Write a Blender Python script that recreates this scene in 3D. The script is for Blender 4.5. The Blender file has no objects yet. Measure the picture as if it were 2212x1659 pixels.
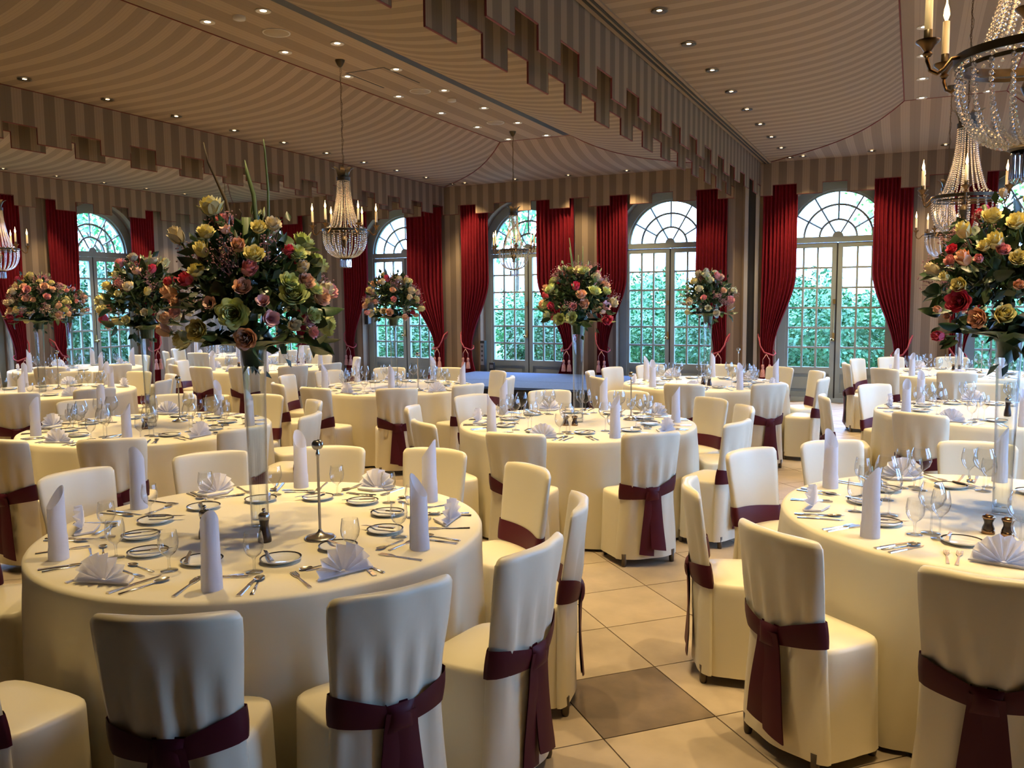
import bpy, math, random
import numpy as np
from mathutils import Matrix, Vector
PI = math.pi
sc = bpy.context.scene
COL = sc.collection

# ------------------------------------------------------------------ camera
def look(yaw, pitch, roll):
    cy, sy = math.cos(yaw), math.sin(yaw)
    f = Vector((-sy, cy, 0)); r = Vector((cy, sy, 0)); up = Vector((0, 0, 1))
    cp, sp = math.cos(pitch), math.sin(pitch)
    f2 = f*cp - up*sp; u2 = up*cp + f*sp
    cr, sr = math.cos(roll), math.sin(roll)
    return r*cr + u2*sr, u2*cr - r*sr, f2
cam = bpy.data.cameras.new('camera'); cam_o = bpy.data.objects.new('camera', cam); COL.objects.link(cam_o)
R_, U_, F_ = look(0.4431, 0.098, -0.0094)
m4 = Matrix(((R_.x, U_.x, -F_.x, 0), (R_.y, U_.y, -F_.y, 0), (R_.z, U_.z, -F_.z, 1.72), (0, 0, 0, 1)))
cam_o.matrix_world = m4
cam.sensor_width = 36; cam.lens = 36*1824.27/2212; cam.clip_start = 0.05; cam.clip_end = 600
sc.camera = cam_o

# ------------------------------------------------------------------ world, sun, exposure
w = bpy.data.worlds.new('sky'); sc.world = w; w.use_nodes = True
bg = w.node_tree.nodes['Background']
bg.inputs[0].default_value = (0.31, 0.56, 1.12, 1); bg.inputs[1].default_value = 22.0
sun = bpy.data.lights.new('sun', 'SUN'); sun.energy = 4.0; sun.angle = 0.03; sun.color = (1, 0.94, 0.8)
sun_o = bpy.data.objects.new('sun', sun); COL.objects.link(sun_o); sun_o.rotation_euler = (math.radians(38), 0, math.radians(-25))
vs = sc.view_settings
vs.view_transform = 'Standard'; vs.look = 'None'; vs.exposure = 0.0; vs.gamma = 1.0
try: vs.use_curve_mapping = False
except Exception: pass
cy_ = sc.cycles
cy_.max_bounces = 7; cy_.diffuse_bounces = 4; cy_.glossy_bounces = 4; cy_.transmission_bounces = 7
cy_.transparent_max_bounces = 40; cy_.caustics_reflective = False; cy_.caustics_refractive = False
cy_.sample_clamp_indirect = 4.0; cy_.use_denoising = True
cy_.use_adaptive_sampling = True; cy_.adaptive_threshold = 0.02
WARM = (1.0, 0.73, 0.36)
SPOT_W = 235.0; COVE_W = 170.0; CANDLE_W = 2.5

# ------------------------------------------------------------------ helpers
rng = random.Random(7)
class MB:
    def __init__(s): s.v = []; s.f = []; s.uv = []
    def add(s, vs, fs, uvs=None):
        o = len(s.v); s.v += [tuple(p) for p in vs]; s.f += [tuple(i+o for i in f) for f in fs]
        s.uv += list(uvs) if uvs is not None else [(0, 0)]*len(vs)
        return s
    def box(s, x0, x1, y0, y1, z0, z1, uvf=None):
        vs = [(x0,y0,z0),(x1,y0,z0),(x1,y1,z0),(x0,y1,z0),(x0,y0,z1),(x1,y0,z1),(x1,y1,z1),(x0,y1,z1)]
        return s.add(vs, [(3,2,1,0),(4,5,6,7),(0,1,5,4),(1,2,6,5),(2,3,7,6),(3,0,4,7)], [uvf(*p) for p in vs] if uvf else None)
    def lathe(s, prof, n=16, c=(0,0,0), cap0=False, cap1=False):
        vs = []; fs = []
        for r, z in prof:
            for k in range(n):
                a = 2*PI*k/n; vs.append((c[0]+r*math.cos(a), c[1]+r*math.sin(a), c[2]+z))
        for i in range(len(prof)-1):
            for k in range(n):
                k2 = (k+1) % n; fs.append((i*n+k, i*n+k2, (i+1)*n+k2, (i+1)*n+k))
        if cap0: fs.append(tuple(range(n-1, -1, -1)))
        if cap1: fs.append(tuple((len(prof)-1)*n+k for k in range(n)))
        return s.add(vs, fs)
    def tube(s, pts, rad, n=8, cap=True):
        pts = [Vector(p) for p in pts]; vs = []; fs = []
        if not isinstance(rad, (list, tuple)): rad = [rad]*len(pts)
        up = Vector((0.13, 0.27, 1)).normalized()
        for i, p in enumerate(pts):
            t = (pts[min(i+1, len(pts)-1)] - pts[max(i-1, 0)]).normalized()
            a = t.cross(up)
            if a.length < 1e-3: a = t.cross(Vector((1, 0, 0)))
            a.normalize(); b = a.cross(t)
            for k in range(n):
                q = 2*PI*k/n; vs.append(p + (a*math.cos(q) + b*math.sin(q))*rad[i])
        for i in range(len(pts)-1):
            for k in range(n):
                k2 = (k+1) % n; fs.append((i*n+k, i*n+k2, (i+1)*n+k2, (i+1)*n+k))
        if cap: fs += [tuple(range(n-1, -1, -1)), tuple((len(pts)-1)*n+k for k in range(n))]
        return s.add(vs, fs)
    def grid(s, fn, nu, nv, uvf=None):
        vs = [fn(i/nu, j/nv) for j in range(nv+1) for i in range(nu+1)]
        fs = [(j*(nu+1)+i, j*(nu+1)+i+1, (j+1)*(nu+1)+i+1, (j+1)*(nu+1)+i) for j in range(nv) for i in range(nu)]
        return s.add(vs, fs, [uvf(i/nu, j/nv) for j in range(nv+1) for i in range(nu+1)] if uvf else None)
    def mesh(s, name, mat, smooth=True, angle=None, uv=False):
        me = bpy.data.meshes.new(name); me.from_pydata(s.v, [], s.f)
        if smooth:
            me.polygons.foreach_set('use_smooth', [True]*len(me.polygons))
            if angle: me.set_sharp_from_angle(angle=math.radians(angle))
        if uv:
            l = me.uv_layers.new(name='UVMap'); idx = np.zeros(len(me.loops), int); me.loops.foreach_get('vertex_index', idx)
            l.data.foreach_set('uv', np.array(s.uv, float)[idx].ravel())
        if mat: me.materials.append(mat)
        me.update(); return me
    def build(s, name, mat, parent=None, smooth=True, angle=None, uv=False):
        return link(name, s.mesh(name, mat, smooth, angle, uv), parent)
def link(name, me, parent=None):
    o = bpy.data.objects.new(name, me); COL.objects.link(o)
    if parent: o.parent = parent
    return o
def tag(o, label=None, cat=None, group=None, kind=None):
    if label: o['label'] = label
    if cat: o['category'] = cat
    if group: o['group'] = group
    if kind: o['kind'] = kind
    return o
def thing(name, label, cat, loc=(0,0,0), rz=0, group=None):
    o = bpy.data.objects.new(name, None); COL.objects.link(o); o.empty_display_size = .1
    o.location = loc; o.rotation_euler = (0, 0, rz)
    return tag(o, label, cat, group)
def kids(o, acc={}): return [c for c in o.children]
def dup(root, loc, rz, label=None, group=None, lvl=0, parent=None):
    r = root.copy(); COL.objects.link(r)
    if parent: r.parent = parent
    else:
        r.location = loc; r.rotation_euler = (0, 0, rz)
        if label: r['label'] = label
        if group: r['group'] = group
    for ch in list(root.children): dup(ch, None, None, parent=r)
    return r

# ------------------------------------------------------------------ materials
def NT(name):
    m = bpy.data.materials.new(name); m.use_nodes = True; nt = m.node_tree
    return m, nt, nt.nodes, nt.links, nt.nodes['Principled BSDF']
def mat(name, col, rough=.6, metal=0, spec=.5, noise=0, nscale=8, bump=0, bscale=60, sheen=0, coat=0, rand=0, trans=0):
    m, nt, N, L, P = NT(name)
    P.inputs['Base Color'].default_value = (*col, 1); P.inputs['Roughness'].default_value = rough
    P.inputs['Metallic'].default_value = metal; P.inputs['Specular IOR Level'].default_value = spec
    P.inputs['Sheen Weight'].default_value = sheen; P.inputs['Coat Weight'].default_value = coat
    if noise or rand:
        hs = N.new('ShaderNodeHueSaturation'); hs.inputs['Color'].default_value = (*col, 1)
        src = None
        if noise:
            tc = N.new('ShaderNodeTexCoord'); nz = N.new('ShaderNodeTexNoise'); nz.inputs['Scale'].default_value = nscale; nz.inputs['Detail'].default_value = 5
            L.new(tc.outputs['Object'], nz.inputs['Vector'])
            mr = N.new('ShaderNodeMapRange'); mr.inputs[1].default_value = .3; mr.inputs[2].default_value = .7
            mr.inputs[3].default_value = 1-noise; mr.inputs[4].default_value = 1+noise; L.new(nz.outputs['Fac'], mr.inputs[0]); src = mr.outputs[0]
        if rand:
            oi = N.new('ShaderNodeObjectInfo'); mr2 = N.new('ShaderNodeMapRange'); mr2.inputs[3].default_value = 1-rand; mr2.inputs[4].default_value = 1+rand
            L.new(oi.outputs['Random'], mr2.inputs[0])
            if src:
                mu = N.new('ShaderNodeMath'); mu.operation = 'MULTIPLY'; L.new(src, mu.inputs[0]); L.new(mr2.outputs[0], mu.inputs[1]); src = mu.outputs[0]
            else: src = mr2.outputs[0]
        L.new(src, hs.inputs['Value']); L.new(hs.outputs[0], P.inputs['Base Color'])
    if bump:
        tc = N.new('ShaderNodeTexCoord'); nz = N.new('ShaderNodeTexNoise'); nz.inputs['Scale'].default_value = bscale; nz.inputs['Detail'].default_value = 3
        L.new(tc.outputs['Object'], nz.inputs['Vector'])
        b = N.new('ShaderNodeBump'); b.inputs['Strength'].default_value = bump; b.inputs['Distance'].default_value = .01
        L.new(nz.outputs['Fac'], b.inputs['Height']); L.new(b.outputs[0], P.inputs['Normal'])
    return m
def emit(name, col, strength):
    m = bpy.data.materials.new(name); m.use_nodes = True; N = m.node_tree.nodes; L = m.node_tree.links
    N.remove(N['Principled BSDF']); e = N.new('ShaderNodeEmission'); e.inputs[0].default_value = (*col, 1); e.inputs[1].default_value = strength
    L.new(e.outputs[0], N['Material Output'].inputs[0])
    m.cycles.emission_sampling = 'NONE'
    return m
def thin_glass(name, tint=(.97,.98,.98), ior=1.5, rough=.0, boost=1.0, power=4.2):
    m = bpy.data.materials.new(name); m.use_nodes = True; N = m.node_tree.nodes; L = m.node_tree.links
    N.remove(N['Principled BSDF'])
    t = N.new('ShaderNodeBsdfTransparent'); t.inputs[0].default_value = (*tint, 1)
    g = N.new('ShaderNodeBsdfGlossy'); g.inputs['Roughness'].default_value = rough
    f = N.new('ShaderNodeLayerWeight'); f.inputs[0].default_value = .5
    pw = N.new('ShaderNodeMath'); pw.operation = 'POWER'; pw.inputs[1].default_value = power; L.new(f.outputs['Facing'], pw.inputs[0])
    mu = N.new('ShaderNodeMath'); mu.operation = 'MULTIPLY_ADD'; mu.inputs[1].default_value = .85*boost; mu.inputs[2].default_value = .035*boost; mu.use_clamp = True
    L.new(pw.outputs[0], mu.inputs[0])
    x = N.new('ShaderNodeMixShader'); L.new(mu.outputs[0], x.inputs[0]); L.new(t.outputs[0], x.inputs[1]); L.new(g.outputs[0], x.inputs[2])
    L.new(x.outputs[0], N['Material Output'].inputs[0]); return m
def stripes(name, light, dark, period=.242, duty=.46, rough=.85):
    m, nt, N, L, P = NT(name)
    uv = N.new('ShaderNodeUVMap'); sx = N.new('ShaderNodeSeparateXYZ'); L.new(uv.outputs[0], sx.inputs[0])
    d = N.new('ShaderNodeMath'); d.operation = 'DIVIDE'; d.inputs[1].default_value = period; L.new(sx.outputs[0], d.inputs[0])
    fr = N.new('ShaderNodeMath'); fr.operation = 'FRACT'; L.new(d.outputs[0], fr.inputs[0])
    cr = N.new('ShaderNodeValToRGB'); cr.color_ramp.interpolation = 'CONSTANT'; e = cr.color_ramp.elements
    line = tuple((a*.45+b*.55) for a, b in zip(light, dark))
    e[0].position = 0; e[0].color = (*light, 1); e[1].position = duty; e[1].color = (*dark, 1)
    for p, c in ((duty*.22, line), (duty*.26, light), (duty*.52, line), (duty*.56, light), (duty*.80, line), (duty*.83, light), (duty+.25, tuple(x*.9 for x in dark)), (duty+.27, dark)):
        q = e.new(p); q.color = (*c, 1)
    L.new(fr.outputs[0], cr.inputs[0])
    tc = N.new('ShaderNodeTexCoord'); nz = N.new('ShaderNodeTexNoise'); nz.inputs['Scale'].default_value = 220
    L.new(tc.outputs['Object'], nz.inputs['Vector'])
    b = N.new('ShaderNodeBump'); b.inputs['Strength'].default_value = .25; b.inputs['Distance'].default_value = .003
    L.new(nz.outputs['Fac'], b.inputs['Height']); L.new(b.outputs[0], P.inputs['Normal'])
    L.new(cr.outputs[0], P.inputs['Base Color']); P.inputs['Roughness'].default_value = rough; P.inputs['Specular IOR Level'].default_value = .2
    return m
M = {}
M['stripe'] = stripes('striped_fabric', (.275,.205,.145), (.163,.12,.086))
M['stripe_ceiling'] = stripes('striped_ceiling_fabric', (.31,.24,.18), (.225,.172,.13))
M['piping'] = mat('dark_red_piping', (.13,.018,.016), .7)
M['slot'] = mat('black_slot', (.012,.012,.013), .6)
M['steel_trim'] = mat('pale_metal_trim', (.42,.40,.37), .45, .3)
M['paint'] = mat('grey_green_paint', (.26,.30,.28), .45, noise=.05, nscale=4)
M['pane'] = thin_glass('window_glass', (.97,.985,.98), 1.45, 0, .8)
M['brass'] = mat('aged_brass', (.55,.40,.16), .35, 1)
M['curtain'] = mat('crimson_curtain', (.135,.004,.010), .8, spec=.15, noise=.12, nscale=14)
M['rope'] = mat('crimson_and_pink_rope', (.36,.06,.08), .8, noise=.45, nscale=70)
M['tassel'] = mat('pale_pink_tassel', (.42,.20,.18), .8, noise=.3, nscale=60)
M['grout'] = mat('dark_grout', (.16,.125,.09), .9)
M['tile'] = mat('travertine_tile', (.40,.32,.225), .42, noise=.13, nscale=5, rand=.06, bump=.05, bscale=30)
M['tile_dark'] = mat('brown_stone_tile', (.17,.125,.085), .42, noise=.25, nscale=6, bump=.05, bscale=30)
M['stage_top'] = mat('blue_carpet', (.05,.095,.22), .95, noise=.15, nscale=40, bump=.3, bscale=200)
M['black_cloth'] = mat('black_cloth', (.008,.008,.009), .9)
M['cover'] = mat('cream_satin', (.80,.725,.52), .36, spec=.45, sheen=.15, bump=.12, bscale=9)
M['cloth'] = mat('cream_damask', (.82,.745,.53), .55, spec=.3, sheen=.15, bump=.04, bscale=14)
M['sash'] = mat('burgundy_satin', (.068,.0045,.013), .5, spec=.25)
M['leg'] = mat('bronze_chair_leg', (.10,.075,.05), .4, .6)
M['wood'] = mat('plywood', (.35,.24,.13), .6, noise=.2)
def linen(name, col, tr):
    m, nt, N, L, P = NT(name); P.inputs['Base Color'].default_value = (*col, 1); P.inputs['Roughness'].default_value = .85; P.inputs['Specular IOR Level'].default_value = .15
    t = N.new('ShaderNodeBsdfTranslucent'); t.inputs[0].default_value = (*col, 1); x = N.new('ShaderNodeMixShader'); x.inputs[0].default_value = tr
    L.new(P.outputs[0], x.inputs[1]); L.new(t.outputs[0], x.inputs[2]); L.new(x.outputs[0], N['Material Output'].inputs[0])
    tc = N.new('ShaderNodeTexCoord'); nz = N.new('ShaderNodeTexNoise'); nz.inputs['Scale'].default_value = 160; L.new(tc.outputs['Object'], nz.inputs['Vector'])
    b = N.new('ShaderNodeBump'); b.inputs['Strength'].default_value = .1; b.inputs['Distance'].default_value = .004; L.new(nz.outputs['Fac'], b.inputs['Height']); L.new(b.outputs[0], P.inputs['Normal'])
    return m
M['napkin'] = linen('white_linen', (.93,.91,.92), .35)
M['china'] = mat('white_china', (.78,.78,.74), .12, spec=.6)
M['band'] = mat('dark_plate_band', (.035,.03,.03), .2)
M['silver'] = mat('polished_silver', (.90,.87,.82), .22, 1)
M['glass'] = thin_glass('drinking_glass', (.96,.965,.96), 1.5, 0.0, 1.5, 2.2)
M['vase'] = thin_glass('vase_glass', (.95,.965,.965), 1.5, 0.0, 1.4, 2.4)
M['darkwood'] = mat('dark_mill_wood', (.035,.017,.010), .25, spec=.5, noise=.3, nscale=20)
M['bronze'] = mat('copper_bronze_cap', (.36,.22,.12), .22, 1)
M['steel'] = mat('brushed_steel', (.55,.53,.50), .25, 1)
M['iron'] = mat('dark_bronze_metal', (.055,.042,.025), .38, .7, noise=.2, nscale=20)
M['gilt'] = mat('antique_gilt', (.15,.09,.04), .35, .9)
M['candle'] = mat('ivory_candle_sleeve', (.80,.72,.52), .5)
M['flame'] = emit('flame_bulb', (1.0, .50, .17), 26)
M['lamp'] = emit('lamp_disc', (1.0, .80, .50), 14)
M['ring'] = mat('white_lamp_ring', (.62,.57,.50), .4)
M['dark_ring'] = mat('dark_lamp_baffle', (.06,.045,.03), .35, .6)
m = bpy.data.materials.new('crystal'); m.use_nodes = True; N = m.node_tree.nodes; N.remove(N['Principled BSDF'])
g = N.new('ShaderNodeBsdfGlass'); g.inputs['IOR'].default_value = 1.55; g.inputs['Roughness'].default_value = 0.0
d1 = N.new('ShaderNodeBsdfGlossy'); d1.inputs['Roughness'].default_value = .06; d2 = N.new('ShaderNodeBsdfTranslucent'); d2.inputs[0].default_value = (.95, .95, .95, 1)
x1 = N.new('ShaderNodeMixShader'); x1.inputs[0].default_value = .30; x2 = N.new('ShaderNodeMixShader'); x2.inputs[0].default_value = .13
Lk = m.node_tree.links; Lk.new(g.outputs[0], x1.inputs[1]); Lk.new(d1.outputs[0], x1.inputs[2]); Lk.new(x1.outputs[0], x2.inputs[1]); Lk.new(d2.outputs[0], x2.inputs[2])
Lk.new(x2.outputs[0], N['Material Output'].inputs[0]); M['crystal'] = m
FLC = {'y': (.90,.82,.40), 'c': (.90,.80,.58), 'g': (.70,.77,.36), 'p': (.92,.60,.42), 'k': (.88,.42,.42), 'h': (.76,.115,.19), 'lp': (.90,.62,.55), 'lk': (.86,.56,.59), 'w': (.82,.82,.62)}
for k, c in FLC.items(): M['fl_'+k] = mat('petal_'+{'y':'yellow','c':'cream','g':'lime','p':'peach','k':'pink','h':'hot_pink','lp':'blush','lk':'mauve','w':'white'}[k], c, .55, spec=.3, noise=.10, nscale=18, rand=.08)
M['heart'] = mat('dark_flower_heart', (.10,.012,.02), .7)
M['leaf'] = mat('dark_green_leaf', (.028,.062,.022), .35, spec=.5, noise=.25, nscale=12, rand=.3)
M['leaf_big'] = mat('broad_green_leaf', (.05,.085,.03), .4, spec=.5, noise=.3, nscale=10, rand=.2)
M['stem'] = mat('green_stem', (.10,.15,.05), .5, noise=.2)
M['twig'] = mat('brown_twig', (.10,.065,.03), .7)
M['sprig'] = mat('mauve_statice', (.34,.17,.20), .8, noise=.3, nscale=60)
M['bush'] = mat('teal_green_foliage', (.075,.225,.085), .5, noise=.35, nscale=1.3, rand=.2)
M['bush2'] = mat('deep_green_foliage', (.04,.12,.04), .5, noise=.4, nscale=1.3, rand=.2)
M['bush3'] = mat('yellow_green_foliage', (.16,.30,.05), .5, noise=.35, nscale=1.2, rand=.2)
M['bark'] = mat('bark', (.09,.06,.04), .9, noise=.3)
M['lawn'] = mat('lawn', (.10,.25,.07), .9, noise=.3, nscale=2)
M['paving'] = mat('pale_paving', (.55,.52,.46), .8, noise=.1, nscale=2)
M['black_plastic'] = mat('black_plastic', (.012,.012,.013), .4)
M['grey_plastic'] = mat('grey_speaker_cloth', (.16,.16,.17), .7)
M['grille'] = mat('beige_grille', (.30,.24,.17), .7)

# ------------------------------------------------------------------ room dimensions (metres, camera over the origin)
ZC = 3.94; ZPN = 4.262; YV = 14.6; YW = 14.8; YG = 15.08; XLW = -14.0
AX0, AX1 = -8.366, -2.77; BX0, BX1 = -2.25, 3.0; CX0, CX1 = -13.75, -8.79
Y0 = -4.0
sag = lambda d: .95*d**4.3 + .05*d

# floor slab and tiles laid on the diagonal
fl = MB().box(XLW-.3, 3.5, Y0-.2, YG+.1, -.14, -.012).build('floor', M['grout'], None, False); tag(fl, kind='structure')
TS = .512; c45 = math.sqrt(.5)
tile_mb = MB().box(-TS/2+.003, TS/2-.003, -TS/2+.003, TS/2-.003, -.012, 0)
tile_me = tile_mb.mesh('tile', M['tile'], False); tile_dk = tile_mb.mesh('tile', M['tile_dark'], False)
rest = MB(); cand = []
for i in range(-40, 40):
    for j in range(-40, 40):
        u = 1.9045 - TS/2 + i*TS; v = 2.872 + TS/2 + j*TS
        x = (u - v)*c45; y = (u + v)*c45
        if XLW < x < 3.2 and Y0 < y < YW+.1: cand.append((x, y, i, j))
def vis_score(t):
    x, y = t[0], t[1]
    d = Vector((x, y, -1.72)); z = d.dot(F_)
    if z < .5: return 99
    px = d.dot(R_)/z*1824 + 1106; py = 829 - d.dot(U_)/z*1824
    if not (-150 < px < 2360 and -100 < py < 1760): return 99
    if -2.0 < x < .1: return 0 + y*.01
    return 1 + math.hypot(x, y)*.02
cand.sort(key=vis_score)
for n, (x, y, i, j) in enumerate(cand):
    if n < 285 and vis_score((x, y)) < 90:
        o = link('tile', tile_dk if (i == 0 and j == 0) else tile_me, fl); o.location = (x, y, 0); o.rotation_euler = (0, 0, PI/4)
    else:
        h = TS/2-.003; P_ = [(x + (a*c45 - b*c45), y + (a*c45 + b*c45)) for a, b in ((-h,-h),(h,-h),(h,h),(-h,h))]
        rest.add([(p[0], p[1], 0) for p in P_] + [(p[0], p[1], -.012) for p in P_], [(0,1,2,3),(4,5,1,0),(5,6,2,1),(6,7,3,2),(7,4,0,3)])
r_ = rest.build('tile_field', M['tile'], fl, False); r_['kind'] = 'stuff'

# ceilings: three tented bays with flat centre panels
def cove(name, x0, x1, px0, px1, py1, zc=ZC):
    y0, y1 = Y0, YV; py0 = Y0 + (y1-py1)
    mb = MB(); n = 14
    def P(d, x, y): return (x, y, zc + (ZPN-zc)*sag(d))
    for xa, pa, s in ((x0, px0, 1), (x1, px1, -1)):
        mb.grid(lambda u, v: P(v, xa+(pa-xa)*v, (y0+(py0-y0)*v) + u*((y1+(py1-y1)*v)-(y0+(py0-y0)*v))), 24, n, lambda u, v: ((y0+(py0-y0)*v) + u*((y1+(py1-y1)*v)-(y0+(py0-y0)*v)), v))
    for ya, pa in ((y0, py0), (y1, py1)):
        mb.grid(lambda u, v: P(v, (x0+(px0-x0)*v) + u*((x1+(px1-x1)*v)-(x0+(px0-x0)*v)), ya+(pa-ya)*v), 24, n, lambda u, v: ((x0+(px0-x0)*v) + u*((x1+(px1-x1)*v)-(x0+(px0-x0)*v)), v))
    o = mb.build(name, M['stripe_ceiling'], None, True, 60, True); tag(o, kind='structure')
    pn = MB().box(px0, px1, py0, py1, ZPN, ZPN+.02, lambda x, y, z: (x*.62+.05, 0)).build('centre_panel', M['stripe_ceiling'], o, False, None, True)
    pb = MB()
    pb.tube([(px0,py0,ZPN),(px0,py1,ZPN),(px1,py1,ZPN),(px1,py0,ZPN),(px0,py0,ZPN)], .008, 6)
    for xa, pa in ((x0, px0), (x1, px1)):
        for ya, qa in ((y0, py0), (y1, py1)):
            pb.tube([(xa+(pa-xa)*d, ya+(qa-ya)*d, zc+(ZPN-zc)*sag(d)-.003) for d in [k/16 for k in range(17)]], .009, 6)
    pb.tube([(x0+.005,y0,zc),(x0+.005,y1-.005,zc),(x1-.005,y1-.005,zc),(x1-.005,y0,zc)], .009, 6)
    pb.build('piping', M['piping'], o)
    return o
ceilA = cove('ceiling', AX0, AX1, -6.085, -4.865, 12.46)
ceilB = cove('ceiling', BX0, BX1, -.20, .96, 12.38)
ceilC = cove('ceiling', CX0, CX1, -11.85, -10.65, 12.42)
# long black ventilation slot along the panel of the middle bay, hatch outline
MB().box(-4.975, -4.868, Y0+2.2, 12.40, ZPN-.006, ZPN+.015).build('ventilation_slot', M['slot'], ceilA, False)
hb = MB(); hb.box(-5.80,-5.30,7.975,7.99,ZPN-.003,ZPN+.01); hb.box(-5.305,-5.29,7.98,8.72,ZPN-.003,ZPN+.01); hb.box(-5.80,-5.785,7.98,8.72,ZPN-.003,ZPN+.01)
hb.build('hatch_joint', M['slot'], ceilA, False)
# solid roof above
tag(MB().box(XLW-.5, 3.7, Y0-.4, YG+.25, 4.45, 4.7).build('roof', M['grout'], None, False), kind='structure')
# soffits between the pairs of valances, and the curtain track
def uvx(x, y, z): return (x, z)
def uvy(x, y, z): return (y, z)
sb = MB().box(AX1, BX0+.1, Y0, YW, 3.95, 3.97, uvy).box(CX1, AX0, Y0, YW, 3.95, 3.97, uvy)
tag(sb.build('ceiling_soffit', M['stripe_ceiling'], None, False, None, True), kind='structure')
tr = tag(MB().box(-2.33, -2.18, Y0, YV-.02, 3.925, 3.949).build('trim_1', M['stripe'], None, False, None, True), kind='structure')
MB().box(-2.285,-2.262,Y0,YV-.03,3.918,3.927).box(-2.235,-2.212,Y0,YV-.03,3.918,3.927).build('partition_track', M['slot'], tr, False)

# crenellated valances
def valance(n, axis, pos, a0, a1, tab0, zt=ZC, zn=3.573, zb=3.405, th=.014, tw=.395, pitch=.77):
    mb = MB(); line = []
    k0 = math.floor((a0 - tab0)/pitch)-1; edges = []
    a = a0
    segs = []
    k = k0
    while True:
        s = tab0 + k*pitch; e = s + tw
        if s > a1: break
        segs.append((max(s, a0), min(e, a1), zb)); segs.append((max(e, a0), min(s+pitch, a1), zn)); k += 1
    segs = [s for s in segs if s[1]-s[0] > 1e-4]
    for s, e, z in segs:
        if axis == 'x': mb.box(s, e, pos-th/2, pos+th/2, z, zt, uvx)
        else: mb.box(pos-th/2, pos+th/2, s, e, z, zt, uvy)
        line += [(s, z), (e, z)]
    o = mb.build('trim_%d' % n, M['stripe'], None, False, None, True); tag(o, kind='structure')
    pts = [((p, pos, z) if axis == 'x' else (pos, p, z)) for p, z in line]
    MB().tube(pts, .0085, 6).build('piping', M['piping'], o, False)
    return o
valance(2, 'y', AX0, Y0, YV, 6.072)
valance(3, 'y', CX1, Y0, YV-.05, 6.072)
valance(4, 'y', -2.349, Y0, YV, 5.403)
valance(5, 'y', AX1, Y0, YV-.05, 5.403)
valance(6, 'x', YV, AX0, AX1, -7.667)
valance(7, 'x', YV, -2.349, BX1, -1.779)
valance(8, 'x', YV, CX0, CX1, -12.36)
valance(9, 'y', CX0, Y0, YV, 9.476)
valance(10, 'y', BX1, Y0, YV, 5.6)

# ------------------------------------------------------------------ walls with arched openings
HUB = 2.72; RO = .93
def wall(name, axis, pos, a0, a1, centres, thick, sgn, ztop=4.4):
    """axis: direction the wall runs along; thick: depth of the reveal towards sgn"""
    mb = MB()
    def Pt(a, d, z): return (a, pos+sgn*d, z) if axis == 'x' else (pos+sgn*d, a, z)
    def quad(a, b, c, d):
        vs = [Pt(*q) for q in (a, b, c, d)]
        mb.add(vs, [(0,1,2,3)], [(q[0], q[2]) for q in (a, b, c, d)])
    cur = a0
    for c in sorted(centres):
        quad((cur,0,0),(c-RO,0,0),(c-RO,0,ztop),(cur,0,ztop)); cur = c+RO
        n = 24; arc = [(c+RO*math.cos(PI-PI*k/n), HUB+RO*math.sin(PI-PI*k/n)) for k in range(n+1)]
        for k in range(n):
            (xa, za), (xb, zb) = arc[k], arc[k+1]
            quad((xa,0,za),(xb,0,zb),(xb,0,ztop),(xa,0,ztop))
        out = [(c-RO,0)] + arc + [(c+RO,0)]; s = 0
        for k in range(len(out)-1):
            (xa, za), (xb, zb) = out[k], out[k+1]
            vs = [Pt(xa,0,za),Pt(xb,0,zb),Pt(xb,thick,zb),Pt(xa,thick,za)]
            l = math.hypot(xb-xa, zb-za)
            mb.add(vs, [(0,1,2,3)], [(0,0),(0,0),(thick,0),(thick,0)]); s += l
        for k in range(n):   # outer face
            (xa, za), (xb, zb) = arc[k], arc[k+1]
            quad((xa,thick,za),(xb,thick,zb),(xb,thick,ztop),(xa,thick,ztop))
    quad((cur,0,0),(a1,0,0),(a1,0,ztop),(cur,0,ztop))
    cur = a0
    for c in sorted(centres): quad((cur,thick,0),(c-RO,thick,0),(c-RO,thick,ztop),(cur,thick,ztop)); cur = c+RO
    quad((cur,thick,0),(a1,thick,0),(a1,thick,ztop),(cur,thick,ztop))
    o = mb.build(name, M['stripe'], None, False, None, True); tag(o, kind='structure'); return o
BWX = [-12.98, -9.57, -6.77, -3.975, -1.165, 1.64]
LWY = [11.33, 8.53]
RWY = [3.9, 6.7, 9.5, 12.3]
wall('wall_back', 'x', YW, XLW-.3, 3.5, BWX, .36, 1)
wall('wall_left', 'y', XLW, Y0, YW, LWY, .36, -1)
wall('wall_right', 'y', 3.2, Y0, YW, RWY, .36, 1)
wall('wall_front', 'x', Y0, XLW-.3, 3.5, [], .2, -1)
# folding wall channel at the end of the beam
t_ = tag(MB().box(-2.625,-2.565,YW-.05,YW,0,3.95).box(-2.445,-2.385,YW-.05,YW,0,3.95).build('trim_11', M['steel_trim'], None, False), kind='structure')
MB().box(-2.565,-2.445,YW-.012,YW-.004,0,3.95).build('partition_slot', M['slot'], t_, False)
tag(MB().box(XLW, 3.2, YW-.012, YW, 0, .07).build('baseboard_back', M['paint'], None, False), kind='structure')

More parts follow.
